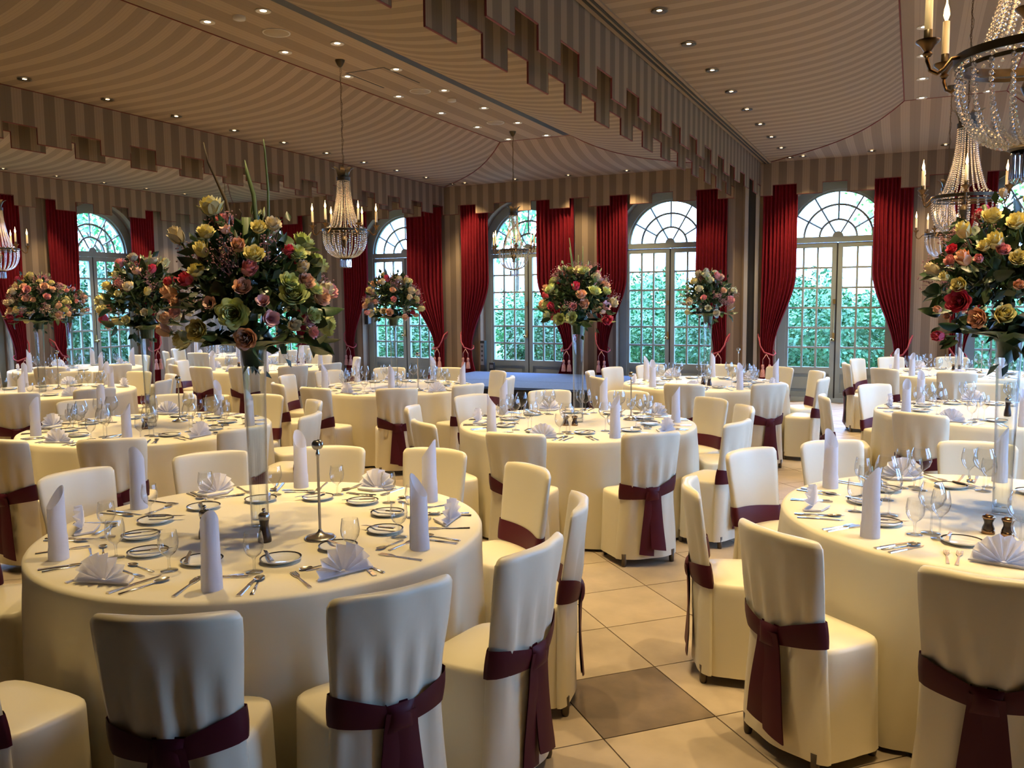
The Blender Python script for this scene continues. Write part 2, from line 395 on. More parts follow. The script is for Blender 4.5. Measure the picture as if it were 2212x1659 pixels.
# ------------------------------------------------------------------ arched french windows
def ring(mb, r0, r1, y0, y1, cz, a0=0, a1=PI, n=28):
    for k in range(n):
        p, q = a0+(a1-a0)*k/n, a0+(a1-a0)*(k+1)/n
        vs = []
        for a in (p, q):
            for r in (r0, r1):
                for y in (y0, y1): vs.append((r*math.cos(a), y, cz+r*math.sin(a)))
        mb.add(vs, [(0,4,5,1),(2,3,7,6),(0,2,6,4),(1,5,7,3)])
GR = .775
WZ0, WZ1, NROW = .56, 2.555, 6
def leaf_cols(sg):
    return [sg*(.085 + (.755-.085)*k/3) for k in range(4)]
PROTO = {}
def window(n, loc, rz):
    root = bpy.data.objects.new('window_%d' % n, None); COL.objects.link(root); root['kind'] = 'structure'
    root.location = loc; root.rotation_euler = (0, 0, rz)
    if not PROTO:
        f = MB(); ring(f, GR, RO+.005, -.06, .05, HUB); ring(f, GR-.035, GR+.01, -.02, .03, HUB)
        for s in (-1, 1):
            f.box(min(s*.80, s*(RO+.005)), max(s*.80, s*(RO+.005)), -.06, .05, 0, HUB)
        PROTO['frame'] = f.mesh('frame', M['paint'], False)
        t = MB().box(-.80, .80, -.05, .04, 2.64, HUB+.015); ring(t, 0.0, .085, -.055, .03, HUB+.01, n=14)
        PROTO['transom'] = t.mesh('transom', M['paint'], False)
        b = MB()
        for a in (30, 60, 90, 120, 150):
            a = math.radians(a); r0 = .085 if abs(a-PI/2) > .3 and .9 < a < 2.3 else .29
            p0 = (r0*math.cos(a), HUB+r0*math.sin(a)); p1 = ((GR-.03)*math.cos(a), HUB+(GR-.03)*math.sin(a))
            b.tube([(p0[0], 0, p0[1]), (p1[0], 0, p1[1])], .018, 4)
        ring(b, .274, .307, -.015, .012, HUB, n=20); ring(b, .518, .551, -.015, .012, HUB, n=24)
        PROTO['fanlight_bars'] = b.mesh('fanlight_bars', M['paint'], False)
        for s in (-1, 1):
            l = MB(); X = lambda a, c: (min(s*a, s*c), max(s*a, s*c))
            l.box(*X(.012, .085), -.035, .035, .03, 2.635); l.box(*X(.755, .80), -.035, .035, .03, 2.635)
            l.box(*X(.085, .755), -.035, .035, WZ1, 2.635); l.box(*X(.085, .755), -.035, .035, .45, WZ0)
            l.box(*X(.085, .755), -.035, .035, .03, .13); l.box(*X(.085, .755), -.012, .02, .13, .45); l.box(*X(.15, .69), -.026, .02, .19, .39)
            PROTO['leaf', s] = l.mesh('door_leaf', M['paint'], False)
            g = MB(); xs = leaf_cols(s)
            for k in (1, 2): g.box(xs[k]-.016, xs[k]+.016, -.018, .018, WZ0, WZ1)
            for k in range(1, NROW):
                z = WZ0 + (WZ1-WZ0)*k/NROW; g.box(*X(.085, .755), -.016, .016, z-.016, z+.016)
            PROTO['bars', s] = g.mesh('glazing_bars', M['paint'], False)
        pw = (.755-.085)/3-.022; ph = (WZ1-WZ0)/NROW-.022
        PROTO['pane'] = MB().box(-pw/2-.004, pw/2+.004, -.002, .002, -ph/2-.004, ph/2+.004).mesh('pane', M['pane'], False)
        for (nm, r0, r1, da) in (('fa', .30, .525, 30), ('fb', .545, GR-.03, 30), ('fc', .08, .28, 60)):
            q = MB(); ring(q, r0, r1, -.002, .002, 0, -math.radians(da)/2+.01, math.radians(da)/2-.01, 5); PROTO[nm] = q.mesh('pane', M['pane'], False)
        h = MB(); h.lathe([(.022, 0), (.022, .012), (.012, .016), (.012, .05), (.026, .06), (.03, .085), (.018, .1)], 12)
        PROTO['knob'] = h.mesh('handle', M['brass'])
        e = MB().box(-.018, .018, -.052, -.034, 1.0, 1.14).box(-.02, .02, -.052, -.034, 1.62, 1.7).tube([(0, -.05, 1.14), (0, -.05, 1.6)], .006, 6)
        PROTO['bolt'] = e.mesh('espagnolette_bolt', M['brass'], False)
        PROTO['gap'] = MB().box(-.012, .012, -.03, .02, .03, 2.63).mesh('meeting_joint', M['slot'], False)
    for k in ('frame', 'transom', 'fanlight_bars'): link(k, PROTO[k], root)
    link('meeting_joint', PROTO['gap'], root)
    for s in (-1, 1):
        lf = link('door_leaf', PROTO['leaf', s], root); link('glazing_bars', PROTO['bars', s], lf)
        xs = leaf_cols(s)
        for k in range(3):
            for j in range(NROW):
                p = link('pane', PROTO['pane'], lf); p.location = ((xs[k]+xs[k+1])/2, 0, WZ0+(WZ1-WZ0)*(j+.5)/NROW)
        if s < 0:
            b = link('espagnolette_bolt', PROTO['bolt'], lf); b.location = (-.03, 0, 0)
            kn = link('handle', PROTO['knob'], lf); kn.location = (-.045, -.04, 1.03); kn.rotation_euler = (PI/2, 0, 0)
    for nm, angs in (('fa', (15,45,75,105,135,165)), ('fb', (15,45,75,105,135,165)), ('fc', (30,90,150))):
        for a in angs:
            p = link('pane', PROTO[nm], root); p.location = (0, 0, HUB); p.rotation_euler = (0, -math.radians(a), 0)
    return root
wn = 0
for x in BWX: wn += 1; window(wn, (x, YG, 0), 0)
for y in LWY: wn += 1; window(wn, (XLW-.28, y, 0), PI/2)
for y in RWY: wn += 1; window(wn, (3.48, y, 0), -PI/2)
# daylight enters by these openings: portals guide the sky sampling
def portal(loc, rot, tall_x):
    l = bpy.data.lights.new('window_portal', 'AREA'); l.shape = 'RECTANGLE'; l.size, l.size_y = (3.5, 1.6) if tall_x else (1.6, 3.5); l.cycles.is_portal = True
    o = bpy.data.objects.new('window_portal', l); COL.objects.link(o); o.location = loc; o.rotation_euler = rot
for y in RWY: portal((3.62, y, 1.75), (0, PI/2, 0), True)
for x in BWX: portal((x, YW+.42, 1.75), (-PI/2, 0, 0), False)
for y in LWY: portal((XLW-.42, y, 1.75), (0, -PI/2, 0), True)

# ------------------------------------------------------------------ curtains with rope tie-backs
def sstep(a, b, x):
    t = max(0, min(1, (x-a)/(b-a))); return t*t*(3-2*t)
def curtain(label, tlabel, c, outer, inner, side, group, wall_left=False):
    """side -1: curtain at the lower coordinate edge of the window, +1 the other; offsets from the window centre"""
    def along(u, z):           # u 0 outer edge .. 1 inner edge
        wtop = abs(outer-inner); ww = .21
        k = sstep(2.15, .80, z) if z > .8 else 1 - .30*sstep(.72, .1, z)
        wd = wtop + (ww-wtop)*k
        return outer - side*wd*u
    def f(u, v):
        z = .02 + 3.56*v; a = along(u, z)
        amp = .028*(1-.35*sstep(1.6, .8, z)); d = amp*math.sin(u*2*PI*9.5 + .6*math.sin(z*1.7+c)) + .008*math.sin(u*41+z*2+c)
        bul = .04*math.exp(-((z-.82)/.25)**2)
        d = d - bul*0 
        if wall_left: return (d, a, z)
        return (a, -d, z)
    mb = MB(); mb.grid(f, 76, 40)
    loc = (XLW+.10, c, 0) if wall_left else (c, YW-.115, 0)
    nm = mb.build('curtain', M['curtain']); nm.location = loc; tag(nm, label, 'curtain', group)
    # tie-back
    zt = .80; a0, a1 = along(-.1, zt), along(1.08, zt)
    t = thing('curtain_tieback', tlabel, 'tie-back', (loc[0], loc[1], 0), 0, 'curtain tie-backs')
    def Q(a, d, z): return (d, a, z) if wall_left else (a, -d, z)
    hook = outer + side*.05
    r = MB()
    r.tube([Q(hook, -.07, 1.12), Q(hook-side*.03, .02, 1.06), Q(a0-side*.03, .065, .93), Q(a0*.6+a1*.4, .075, .82), Q(a1, .06, .77), Q(a1-side*.025, .0, .80), Q(a1, -.05, .84), Q(a0, -.06, 1.0), Q(hook, -.07, 1.1)], .013, 6, False)
    r.build('rope', M['rope'], t)
    mid = a1*.55+a0*.45
    for k in (-.055, .055):
        q = MB(); q.tube([Q(mid, .08, .79), Q(mid+k, .085, .70), Q(mid+k, .085, .62)], .007, 5)
        q.lathe([(.006, 0), (.022, -.01), (.026, -.05), (.018, -.07), (.032, -.10), (.045, -.20), (.045, -.215)], 10, Q(mid+k, .085, .62))
        q.build('tassel', M['tassel'], t)
    return nm
WNM = ['hidden behind the tall bouquet', 'beside the hanging chandelier', 'behind the stage', 'right behind the stage', 'at the aisle end', 'in the right corner']
CU = [(-12.98, [(1.06, .48, 1)]), (-9.57, [(-1.29, -.69, -1), (1.10, .26, 1)]), (-6.77, [(-1.28, -.67, -1), (1.08, .34, 1)]), (-3.975, [(-1.26, -.69, -1), (1.08, .54, 1)]), (-1.165, [(-1.155, -.60, -1), (1.115, .55, 1)]), (1.64, [(-1.13, -.55, -1)])]
WD = {-12.98: 'arched window hidden behind the tall bouquet', -9.57: 'arched window left of the stage', -6.77: 'arched window behind the stage centre', -3.975: 'arched window at the stage end', -1.165: 'arched window at the end of the aisle', 1.64: 'arched window at the right edge'}
for c, L_ in CU:
    for o_, i_, s_ in L_:
        sd = 'left' if s_ < 0 else 'right'
        curtain('crimson floor-length curtain on the %s of the %s' % (sd, WD[c]), 'twisted tasselled tie-back, %s curtain of the %s' % (sd, WD[c]), c, o_, i_, s_, 'crimson curtains')
curtain('crimson curtain left of the window in the left wall', 'twisted rope tie-back on the curtain left of the left wall window', 11.33, -1.15, -.57, -1, 'crimson curtains', True)
curtain('crimson curtain right of the window in the left wall', 'twisted rope tie-back on the curtain right of the left wall window', 11.33, 1.17, .60, 1, 'crimson curtains', True)
curtain('crimson curtain at the left edge of the photo', 'twisted rope tie-back on the curtain at the left picture edge', 8.53, 1.12, .55, 1, 'crimson curtains', True)

# ------------------------------------------------------------------ stage, speakers
st = thing('stage', 'low black-skirted platform topped with blue carpet below the arched windows', 'stage', (-5.75, 13.35, 0))
MB().box(-1.95, 1.85, -1.35, 1.22, .325, .36).build('carpet_top', M['stage_top'], st, False)
sk = MB(); sk.box(-1.93, 1.83, -1.33, 1.20, 0.0, .325); sk.build('skirt', M['black_cloth'], st, False)
MB().box(-1.951, 1.851, -.34, -.335, .3602, .3612).build('carpet_seam', M['black_cloth'], st, False)
def boxthing(name, label, cat, parts, loc, rz=0):
    t = thing(name, label, cat, loc, rz)
    for nm, mt, b in parts: MB().box(*b).build(nm, M[mt], t, False)
    return t
boxthing('wall_speaker', 'small black speaker box on the window reveal left of the stage', 'speaker', [('case','black_plastic',(-.05,.03,-.06,.06,-.16,.16)),('grille','grey_plastic',(.03,.036,-.05,.05,-.14,.14))], (-10.445, 14.93, 1.42))
boxthing('column_speaker', 'tall narrow column speaker with grey grille standing left of stage window', 'speaker', [('case','black_plastic',(-.045,.045,-.05,.05,0,.95)),('grille','grey_plastic',(-.038,.038,-.056,-.05,.48,.9))] + [('driver','black_plastic',(-.02,.02,-.060,-.056,.55+.09*k,.59+.09*k)) for k in range(4)], (-7.60, 14.72, .0))
boxthing('floor_socket_box', 'small black socket box low beside the stage window', 'socket', [('case','black_plastic',(-.05,.05,-.03,.03,0,.15)),('cover','grey_plastic',(-.035,.035,-.034,-.03,.04,.11))], (-7.44, 14.77, .37))

# ------------------------------------------------------------------ tables
TR = .925; TZ = .76
TAB = {'front_left': (-2.49, 2.773), 'second_left': (-5.409, 4.73), 'centre': (-2.373, 6.188), 'front_right': (.383, 4.205), 'second_right': (.64, 8.0), 'rear_right': (.535, 12.05), 'right_of_stage': (-2.147, 9.688), 'left_of_stage': (-5.325, 8.085), 'third_left': (-8.773, 6.285), 'corner': (-11.508, 8.773), 'rear_left': (-8.676, 9.796), 'far_rear': (-11.45, 12.2)}
TN = {'front_left': 'front left table', 'second_left': 'second left table', 'centre': 'centre table', 'front_right': 'front right table', 'second_right': 'second right table', 'rear_right': 'rear right table', 'right_of_stage': 'table right of stage', 'left_of_stage': 'table left of stage', 'third_left': 'third left table', 'corner': 'left wall table', 'rear_left': 'table behind biggest bouquet', 'far_rear': 'far corner table'}
TL = {'front_left': 'large round table in the left foreground under a cream floor-length cloth, twelve settings',
 'second_left': 'round cream-clothed table directly behind the left foreground table', 'centre': 'round cream-clothed table in the middle of the room beside the tiled aisle',
 'front_right': 'round cream-clothed table in the right foreground with short copper-capped mills', 'second_right': 'round cream-clothed table behind the right foreground one, tall dark mill on it',
 'rear_right': 'round cream-clothed table farthest back on the right below the curtain', 'right_of_stage': 'round cream-clothed table right of the stage in front of the garden windows',
 'left_of_stage': 'round cream-clothed table left of the stage near the arched window', 'third_left': 'round cream-clothed table third back along the left side',
 'corner': 'round cream-clothed table below the window in the left wall', 'rear_left': 'round cream-clothed table seen behind the vase of the biggest bouquet', 'far_rear': 'round cream-clothed table tucked in the far left corner'}
def cloth_mesh(seed):
    r = random.Random(seed); n = 150
    ph = [r.uniform(0, 6.28) for _ in range(6)]; fr = [9, 14, 19, 23, 31, 37]; am = [r.uniform(.35, 1)*x for x in (.012,.015,.013,.010,.007,.004)]
    prof = [(0, TZ, 0), (.45, TZ, 0), (.80, TZ, 0), (TR-.02, TZ, 0), (TR-.006, TZ-.004, 0), (TR, TZ-.014, .02), (TR+.002, TZ-.05, .12), (TR+.003, TZ-.12, .35), (TR+.003, .55, .7), (TR+.003, .42, .95), (TR+.004, .28, 1.1), (TR+.006, .15, 1.25), (TR+.008, .02, 1.4)]
    mb = MB(); vs = [(0, 0, TZ)]; fs = []
    for (rr, z, k) in prof[1:]:
        for i in range(n):
            a = 2*PI*i/n; d = sum(m_*math.sin(f*a+p + .25*(TZ-z)) for m_, f, p in zip(am, fr, ph))*k
            vs.append(((rr+d)*math.cos(a), (rr+d)*math.sin(a), z))
    for i in range(n): fs.append((0, 1+i, 1+(i+1) % n))
    for j in range(len(prof)-2):
        for i in range(n): fs.append((1+j*n+i, 1+(j+1)*n+i, 1+(j+1)*n+(i+1) % n, 1+j*n+(i+1) % n))
    mb.add(vs, fs); return mb.mesh('tablecloth', M['cloth'])
cloths = [cloth_mesh(s) for s in (3, 5, 9)]
top_me = MB().lathe([(.88, -.028), (.88, -.004)], 40, (0,0,TZ), True, True).mesh('tabletop', M['wood'], True, 40)
leg_me = MB().lathe([(.02, 0), (.02, TZ-.03)], 8, (0,0,0), True, True).mesh('leg', M['iron'])
for k, (n, (x, y)) in enumerate(TAB.items()):
    t = thing('round_table', TL[n], 'table', (x, y, 0), 0, 'round banquet tables')
    o = link('tablecloth', cloths[k % 3], t); o.rotation_euler = (0, 0, k*1.3)
    link('tabletop', top_me, t)
    for q in range(4):
        l = link('leg', leg_me, t); l.location = (.5*math.cos(q*PI/2+.4), .5*math.sin(q*PI/2+.4), 0)

# ------------------------------------------------------------------ slipcovered chairs
CH = .88
def back_w(z):
    if z < .5: return .435 + (.375-.435)*sstep(.02, .5, z)
    return .375 + (.415-.375)*sstep(.5, .85, z)
def back_y(z): return -.180 - .062*max(0, (z-.44)/.44)
CURV = .05
def back_loop(z, n=22, t=.048, off=0, ws=1.0, seed=None):
    """closed plan section of the back at height z: rear arc then front arc"""
    w_ = back_w(z)/2*ws + off; y = back_y(z); pts = []
    h = t/2 + off
    for i in range(n+1):
        u = -1+2*i/n; e = (1-abs(u)**6)**.5*.75+.25 if abs(u) < 1 else .25
        g = 0
        if seed is not None:
            g = .011*math.sin(u*14+seed+z*3)*math.exp(-((z-.60)/.10)**2) + .010*math.sin(u*10+seed*2-z*3)*math.exp(-((z-.34)/.17)**2) + .004*math.sin(u*7+seed*3+z*4)
        pts.append((u*w_, y - h*e + CURV*u*u + g, z))
    for i in range(n+1):
        u = 1-2*i/n; e = (1-abs(u)**6)**.5*.75+.25 if abs(u) < 1 else .25
        pts.append((u*w_, y + h*e + CURV*u*u, z))
    return pts
def chair_cover(seed):
    mb = MB(); n = 22; zs = [.05,.10,.16,.22,.28,.34,.39,.43,.46,.49,.52,.55,.58,.61,.65,.70,.75,.80,.83,.85]
    loops = [back_loop(z, n, .048, 0, 1, seed) for z in zs]
    for z, ws, t in ((.862, .99, .046), (.872, .965, .040), (.878, .93, .028), (.880, .89, .012)):
        L = back_loop(z, n, t, 0, ws, seed); loops.append([(x, y, z - (.008*(abs(x)/.2)**4)) for x, y, _ in L])
    m_ = len(loops[0]); vs = [p for l in loops for p in l]; fs = []
    for j in range(len(loops)-1):
        for i in range(m_): fs.append((j*m_+i, j*m_+(i+1) % m_, (j+1)*m_+(i+1) % m_, (j+1)*m_+i))
    fs.append(tuple((len(loops)-1)*m_+i for i in range(m_))); mb.add(vs, fs)
    return mb.mesh('back_cover', M['cover'])
def seat_cover(seed):
    r = random.Random(seed); mb = MB(); out = []
    n = 44
    def outline(s, fl, z, fold):
        pts = []
        for i in range(n):
            a = 2*PI*i/n; ca, sa = math.cos(a), math.sin(a); p = 5.0
            q = (abs(ca)**p + abs(sa)**p)**(-1/p)
            x = ca*q*(.205 + .012*(sa)); y = sa*q*.160 - .004
            d = 1 + fold*(math.sin(a*9+seed)*.6+math.sin(a*5+seed*2))*.5
            pts.append((x*s*d*fl, max(y*s*d*fl, -.185), z))
        return pts
    loops = [outline(1, 1.045, .045, .018), outline(1, 1.03, .12, .014), outline(1, 1.02, .22, .010), outline(1, 1.008, .33, .006), outline(1, 1.0, .41, .002), outline(1, .995, .445, 0), outline(.975, 1, .460, 0), outline(.93, 1, .466, 0), outline(.6, 1, .472, 0), outline(.25, 1, .474, 0)]
    vs = [p for l in loops for p in l]; fs = []
    for j in range(len(loops)-1):
        for i in range(n): fs.append((j*n+i, j*n+(i+1) % n, (j+1)*n+(i+1) % n, (j+1)*n+i))
    fs.append(tuple((len(loops)-1)*n+i for i in range(n))); mb.add(vs, fs)
    return mb.mesh('seat_cover', M['cover'])
def sash_mesh(tilt):
    mb = MB(); n = 22; rows = 4; loops = []
    base = back_loop(.5, n); m_ = len(base)
    for j in range(rows+1):
        v = j/rows; L = []
        for i in range(m_):
            rear = i <= n; u = (-1+2*i/n) if rear else (1-2*(i-n-1)/n)
            if rear:
                k = (1-abs(u))**1.2; zc = .515 - .040*k + tilt*u*.02; hh = .052 - .022*k
            else: zc = .515 + tilt*u*.02; hh = .052
            z = zc + hh*(2*v-1); P = back_loop(max(z, .44), n, .048, .008 + (.004*math.sin(v*PI)))[i]
            L.append((P[0], P[1] - (.006*(1-abs(u)) if rear else 0), z))
        loops.append(L)
    vs = [p for l in loops for p in l]; fs = []
    for j in range(rows):
        for i in range(m_): fs.append((j*m_+i, j*m_+(i+1) % m_, (j+1)*m_+(i+1) % m_, (j+1)*m_+i))
    mb.add(vs, fs); return mb.mesh('sash', M['sash'])
def tail_mesh(sg, seed):
    r = random.Random(seed); x0, x1 = sg*.010, sg*r.uniform(.030, .062); zb = r.uniform(.07, .13); ph = r.uniform(0, 6)
    def f(u, v):
        z = .50 - (.50-zb)*v; wd = .040 + .012*v
        x = x0 + (x1-x0)*v + (u-.5)*2*wd; y = back_y(z) - .043 - .012*math.sin(v*3+ph)*v - .006*math.sin(u*PI) - (0 if sg < 0 else .006)
        return (x, y, z - (.02*(u-.5) if v > .99 else 0))
    def g(u, v): p = f(1-u, v); return (p[0], p[1]+.004, p[2])
    mb = MB(); mb.grid(f, 6, 14); mb.grid(g, 6, 14); return mb.mesh('sash_tail', M['sash'])
kb = MB(); kb.grid(lambda u, v: (.047*(u-.5)*2*(1-.12*math.sin(PI*v)), -.018*(math.sin(PI*u)*math.sin(PI*v))**.4, -.046+.088*v), 8, 8); kb.grid(lambda u, v: (.047*(.5-u)*2*(1-.12*math.sin(PI*v)), .012, -.046+.088*v), 2, 2)
knot_me = kb.mesh('sash_knot', M['sash'])
cleg_me = MB().lathe([(.014, 0), (.017, .012), (.019, .085)], 8, (0,0,0), True, True).mesh('leg', M['leg'])
protos = []
for sd in (1, 2, 3, 4):
    t = thing('banquet_chair', 'x', 'chair', (0, -50, 0))
    link('back_cover', chair_cover(sd*1.7), t); link('seat_cover', seat_cover(sd), t)
    s = link('sash', sash_mesh((-1, .6, -.3, 1)[sd-1]), t)
    k = link('sash_knot', knot_me, s); k.location = (0, back_y(.49)-.040, .482)
    link('sash_tail', tail_mesh(-1, sd), s); link('sash_tail', tail_mesh(1, sd+9), s)
    for x in (-.172, .172):
        for y in (-.168, .14):
            l = link('leg', cleg_me, t); l.location = (x, y if y > 0 else y+.012, 0)
    protos.append(t)
SEAT = ['frontmost', 'just right of frontmost', 'near right', 'rightmost', 'far right', 'just right of rearmost', 'rearmost', 'just left of rearmost', 'far left', 'leftmost', 'near left', 'just left of frontmost']
def seat_word(n, ang):
    x, y = TAB[n]; cd = math.degrees(math.atan2(-y, -x)); return SEAT[int(round(((ang-cd) % 360)/30)) % 12]
CHAIRS = {
 'front_left': [(-92,1.40),(-60,1.36),(-33,1.35),(-6,1.36),(24,1.33),(56,1.37),(88,1.40),(116,1.35),(145,1.38),(176,1.38),(-153,1.34)],
 'second_left': [-51,-14,-82,164,129,89,18,56], 'centre': [-48,-87,-11,50,25,122,90,157,-162,-124],
 'front_right': [-128,-96,154,-163,127,91], 'second_right': [-170,137,-116,88], 'rear_right': [-167,157,-129,-93,128,91],
 'right_of_stage': [-86,-49,59,134,93,-139,162,-171,28,-10], 'left_of_stage': [-93,-56,-21,52,19,126,90,-167,-124,161],
 'third_left': [-47,-16,130,92,25,58,-88], 'corner': [41,-14,97,-52,-92], 'rear_left': [-159,-124,-90,-62,-34,-8,46,91], 'far_rear': [-122,-80,26,67,-8,-166]}
USED = {}
def uniq(lab):
    USED[lab] = USED.get(lab, 0)+1; return lab
ci = 0; first = [True]*4; lastseat = set()
for n, L in CHAIRS.items():
    x, y = TAB[n]; seen = {}
    for a in L:
        a, r = a if isinstance(a, tuple) else (a, 1.36)
        r = max(r, 1.365) - .242; t = math.radians(a)
        loc = (x + r*math.cos(t), y + r*math.sin(t), 0); rz = t + PI/2 + random.Random(ci).uniform(-.06, .06)
        wd = seat_word(n, a)
        if wd in seen:   # two chairs in one sector: move the word of the later one on by the side it lies on
            wd = SEAT[(SEAT.index(wd) + (1 if ((a-seen[wd]) % 360) < 180 else -1)) % 12]
        seen[wd] = a
        lab = 'cream slipcovered chair with burgundy sash, %s, %s' % (wd, TN[n]); k = ci % 4; ci += 1
        if first[k]:
            first[k] = False; o = protos[k]; o.location = loc; o.rotation_euler = (0, 0, rz); o['label'] = lab; o['group'] = 'slipcovered chairs'
        else: dup(protos[k], loc, rz, lab, 'slipcovered chairs')

# ------------------------------------------------------------------ place settings
def tall_napkin(seed):
    n = 26; r0 = .033
    def f(u, v):
        a = u*2.35*2*PI/2.0; top = .205 + .085*(.5+.5*math.cos(a*1.0-.6))**1.3
        z = v*top; rr = r0*(1-.10*v) + .0018*u*2 + (.0025 if z < .075 + .03*math.sin(a+1) else 0)
        return (rr*math.cos(a+seed), rr*math.sin(a+seed), z)
    mb = MB(); mb.grid(f, 44, 16); return mb.mesh('folded_napkin', M['napkin'], True, 50)
def fan_napkin(seed):
    mb = MB(); k = 16; R = .105; vs = []; fs = []
    for i in range(k+1):
        a = math.radians(4 + 172*i/k); d = .016 if i % 2 else -.016
        vs.append((.012*math.cos(a), d*.25, .006+.010*math.sin(a))); vs.append((.62*R*math.cos(a), d*.8-.004, .006+.62*R*math.sin(a))); vs.append((R*math.cos(a), d-.010, .006+R*math.sin(a)*(.98+.04*(i % 2))))
    for i in range(k):
        for j in range(2): fs.append((i*3+j, i*3+j+1, i*3+j+4, i*3+j+3))
    mb.add(vs, fs)
    mb.add([(-.11,-.02,.004),(.11,-.02,.004),(.085,.055,.004),(-.02,.075,.008),(-.11,-.02,.010),(.11,-.02,.010),(.085,.055,.012),(-.02,.075,.016)], [(4,5,6,7),(0,1,5,4),(1,2,6,5),(2,3,7,6),(3,0,4,7),(3,2,1,0)])
    return mb.mesh('folded_napkin', M['napkin'], False)
tall_me = [tall_napkin(s) for s in (0, 1.5)]; fan_me = [fan_napkin(0)]
plate_mb = MB().lathe([(0, .004), (.045, .004), (.052, .006), (.074, .014), (.0775, .0155), (.0775, .0135), (.05, .0), (0, .0)], 28)
plate_me = plate_mb.mesh('bread_plate', M['china'])
pband_me = MB().lathe([(.0705, .0136), (.0738, .0149), (.0765, .0160)], 28).mesh('rim_band', M['band'])
goblet_me = MB().lathe([(.031, 0), (.030, .002), (.008, .006), (.0045, .012), (.0045, .045), (.009, .055), (.024, .066), (.034, .085), (.0365, .105), (.034, .128), (.0305, .148)], 20, (0,0,0), True).mesh('water_goblet', M['glass'])
white_me = MB().lathe([(.033, 0), (.031, .002), (.008, .005), (.0038, .012), (.0038, .085), (.012, .095), (.030, .115), (.0375, .140), (.036, .165), (.029, .200)], 20, (0,0,0), True).mesh('white_wine_glass', M['glass'])
red_me = MB().lathe([(.038, 0), (.035, .002), (.008, .005), (.004, .012), (.004, .090), (.016, .100), (.042, .122), (.0525, .150), (.048, .180), (.035, .215)], 20, (0,0,0), True).mesh('red_wine_glass', M['glass'])
def handle(mb, L, w0, w1, z=.003):
    mb.add([(-w0,0,0),(w0,0,0),(w1,L,0),(-w1,L,0),(-w0*.8,0,.004),(w0*.8,0,.004),(w1*.7,L,.0035),(-w1*.7,L,.0035)], [(3,2,1,0),(4,5,6,7),(0,1,5,4),(1,2,6,5),(2,3,7,6),(3,0,4,7)])
def fork_me_():
    mb = MB(); handle(mb, .12, .0075, .0035)
    mb.add([(-.0035,.12,.0005),(.0035,.12,.0005),(.011,.145,.002),(-.011,.145,.002),(-.0035,.12,.004),(.0035,.12,.004),(.011,.145,.005),(-.011,.145,.005)], [(3,2,1,0),(4,5,6,7),(0,1,5,4),(1,2,6,5),(2,3,7,6),(3,0,4,7)])
    for k in range(4): x = -.0095+k*.0063; mb.box(x-.0017, x+.0017, .145, .19, .002, .005)
    return mb.mesh('fork', M['silver'], False)
def spoon_me_():
    mb = MB(); handle(mb, .13, .0075, .003); vs = []; fs = []
    for j in range(5):
        for i in range(12):
            a = 2*PI*i/12; r = j/4; vs.append((.0185*r*math.cos(a), .158+.030*r*math.sin(a), .0015 + .006*r*r))
    for j in range(4):
        for i in range(12): fs.append((j*12+i, j*12+(i+1) % 12, (j+1)*12+(i+1) % 12, (j+1)*12+i))
    mb.add(vs, fs); return mb.mesh('spoon', M['silver'])
def knife_me_(s=1):
    mb = MB(); handle(mb, .10*s, .0095, .007)
    mb.add([(-.006,.10*s,.001),(.007,.10*s,.001),(.010,.19*s,.001),(-.002,.215*s,.001),(-.006,.10*s,.004),(.007,.10*s,.003),(.010,.19*s,.002),(-.002,.215*s,.002)], [(3,2,1,0),(4,5,6,7),(0,1,5,4),(1,2,6,5),(2,3,7,6),(3,0,4,7)])
    return mb.mesh('knife', M['silver'], False)
fork_me, spoon_me, knife_me, bknife_me = fork_me_(), spoon_me_(), knife_me_(), knife_me_(.74)
bknife_me.name = 'butter_knife'
def put(name, me, n, phi, r, t, rot, label, cat, group, z=TZ, scale=1):
    x, y = TAB[n]; c, s = math.cos(phi), math.sin(phi)
    o = bpy.data.objects.new(name, me); COL.objects.link(o)
    o.location = (x + r*c - t*s, y + r*s + t*c, z+.0008); o.rotation_euler = (0, 0, phi + rot); o.scale = (scale,)*3
    return tag(o, label, cat, group)
SET = {'front_left': (12, -121, 'T', 1), 'second_left': (10, -87, 'F', 3), 'centre': (10, -87, 'F', 3), 'front_right': (10, -95, 'F', 3), 'second_right': (10, -116, 'F', 3), 'rear_right': (10, -93, 'F', 3), 'right_of_stage': (10, -86, 'F', 3), 'left_of_stage': (10, -93, 'F', 3), 'third_left': (10, -90, 'F', 2), 'corner': (10, -88, 'T', 2), 'rear_left': (10, -88, 'F', 2), 'far_rear': (10, -85, 'F', 2)}
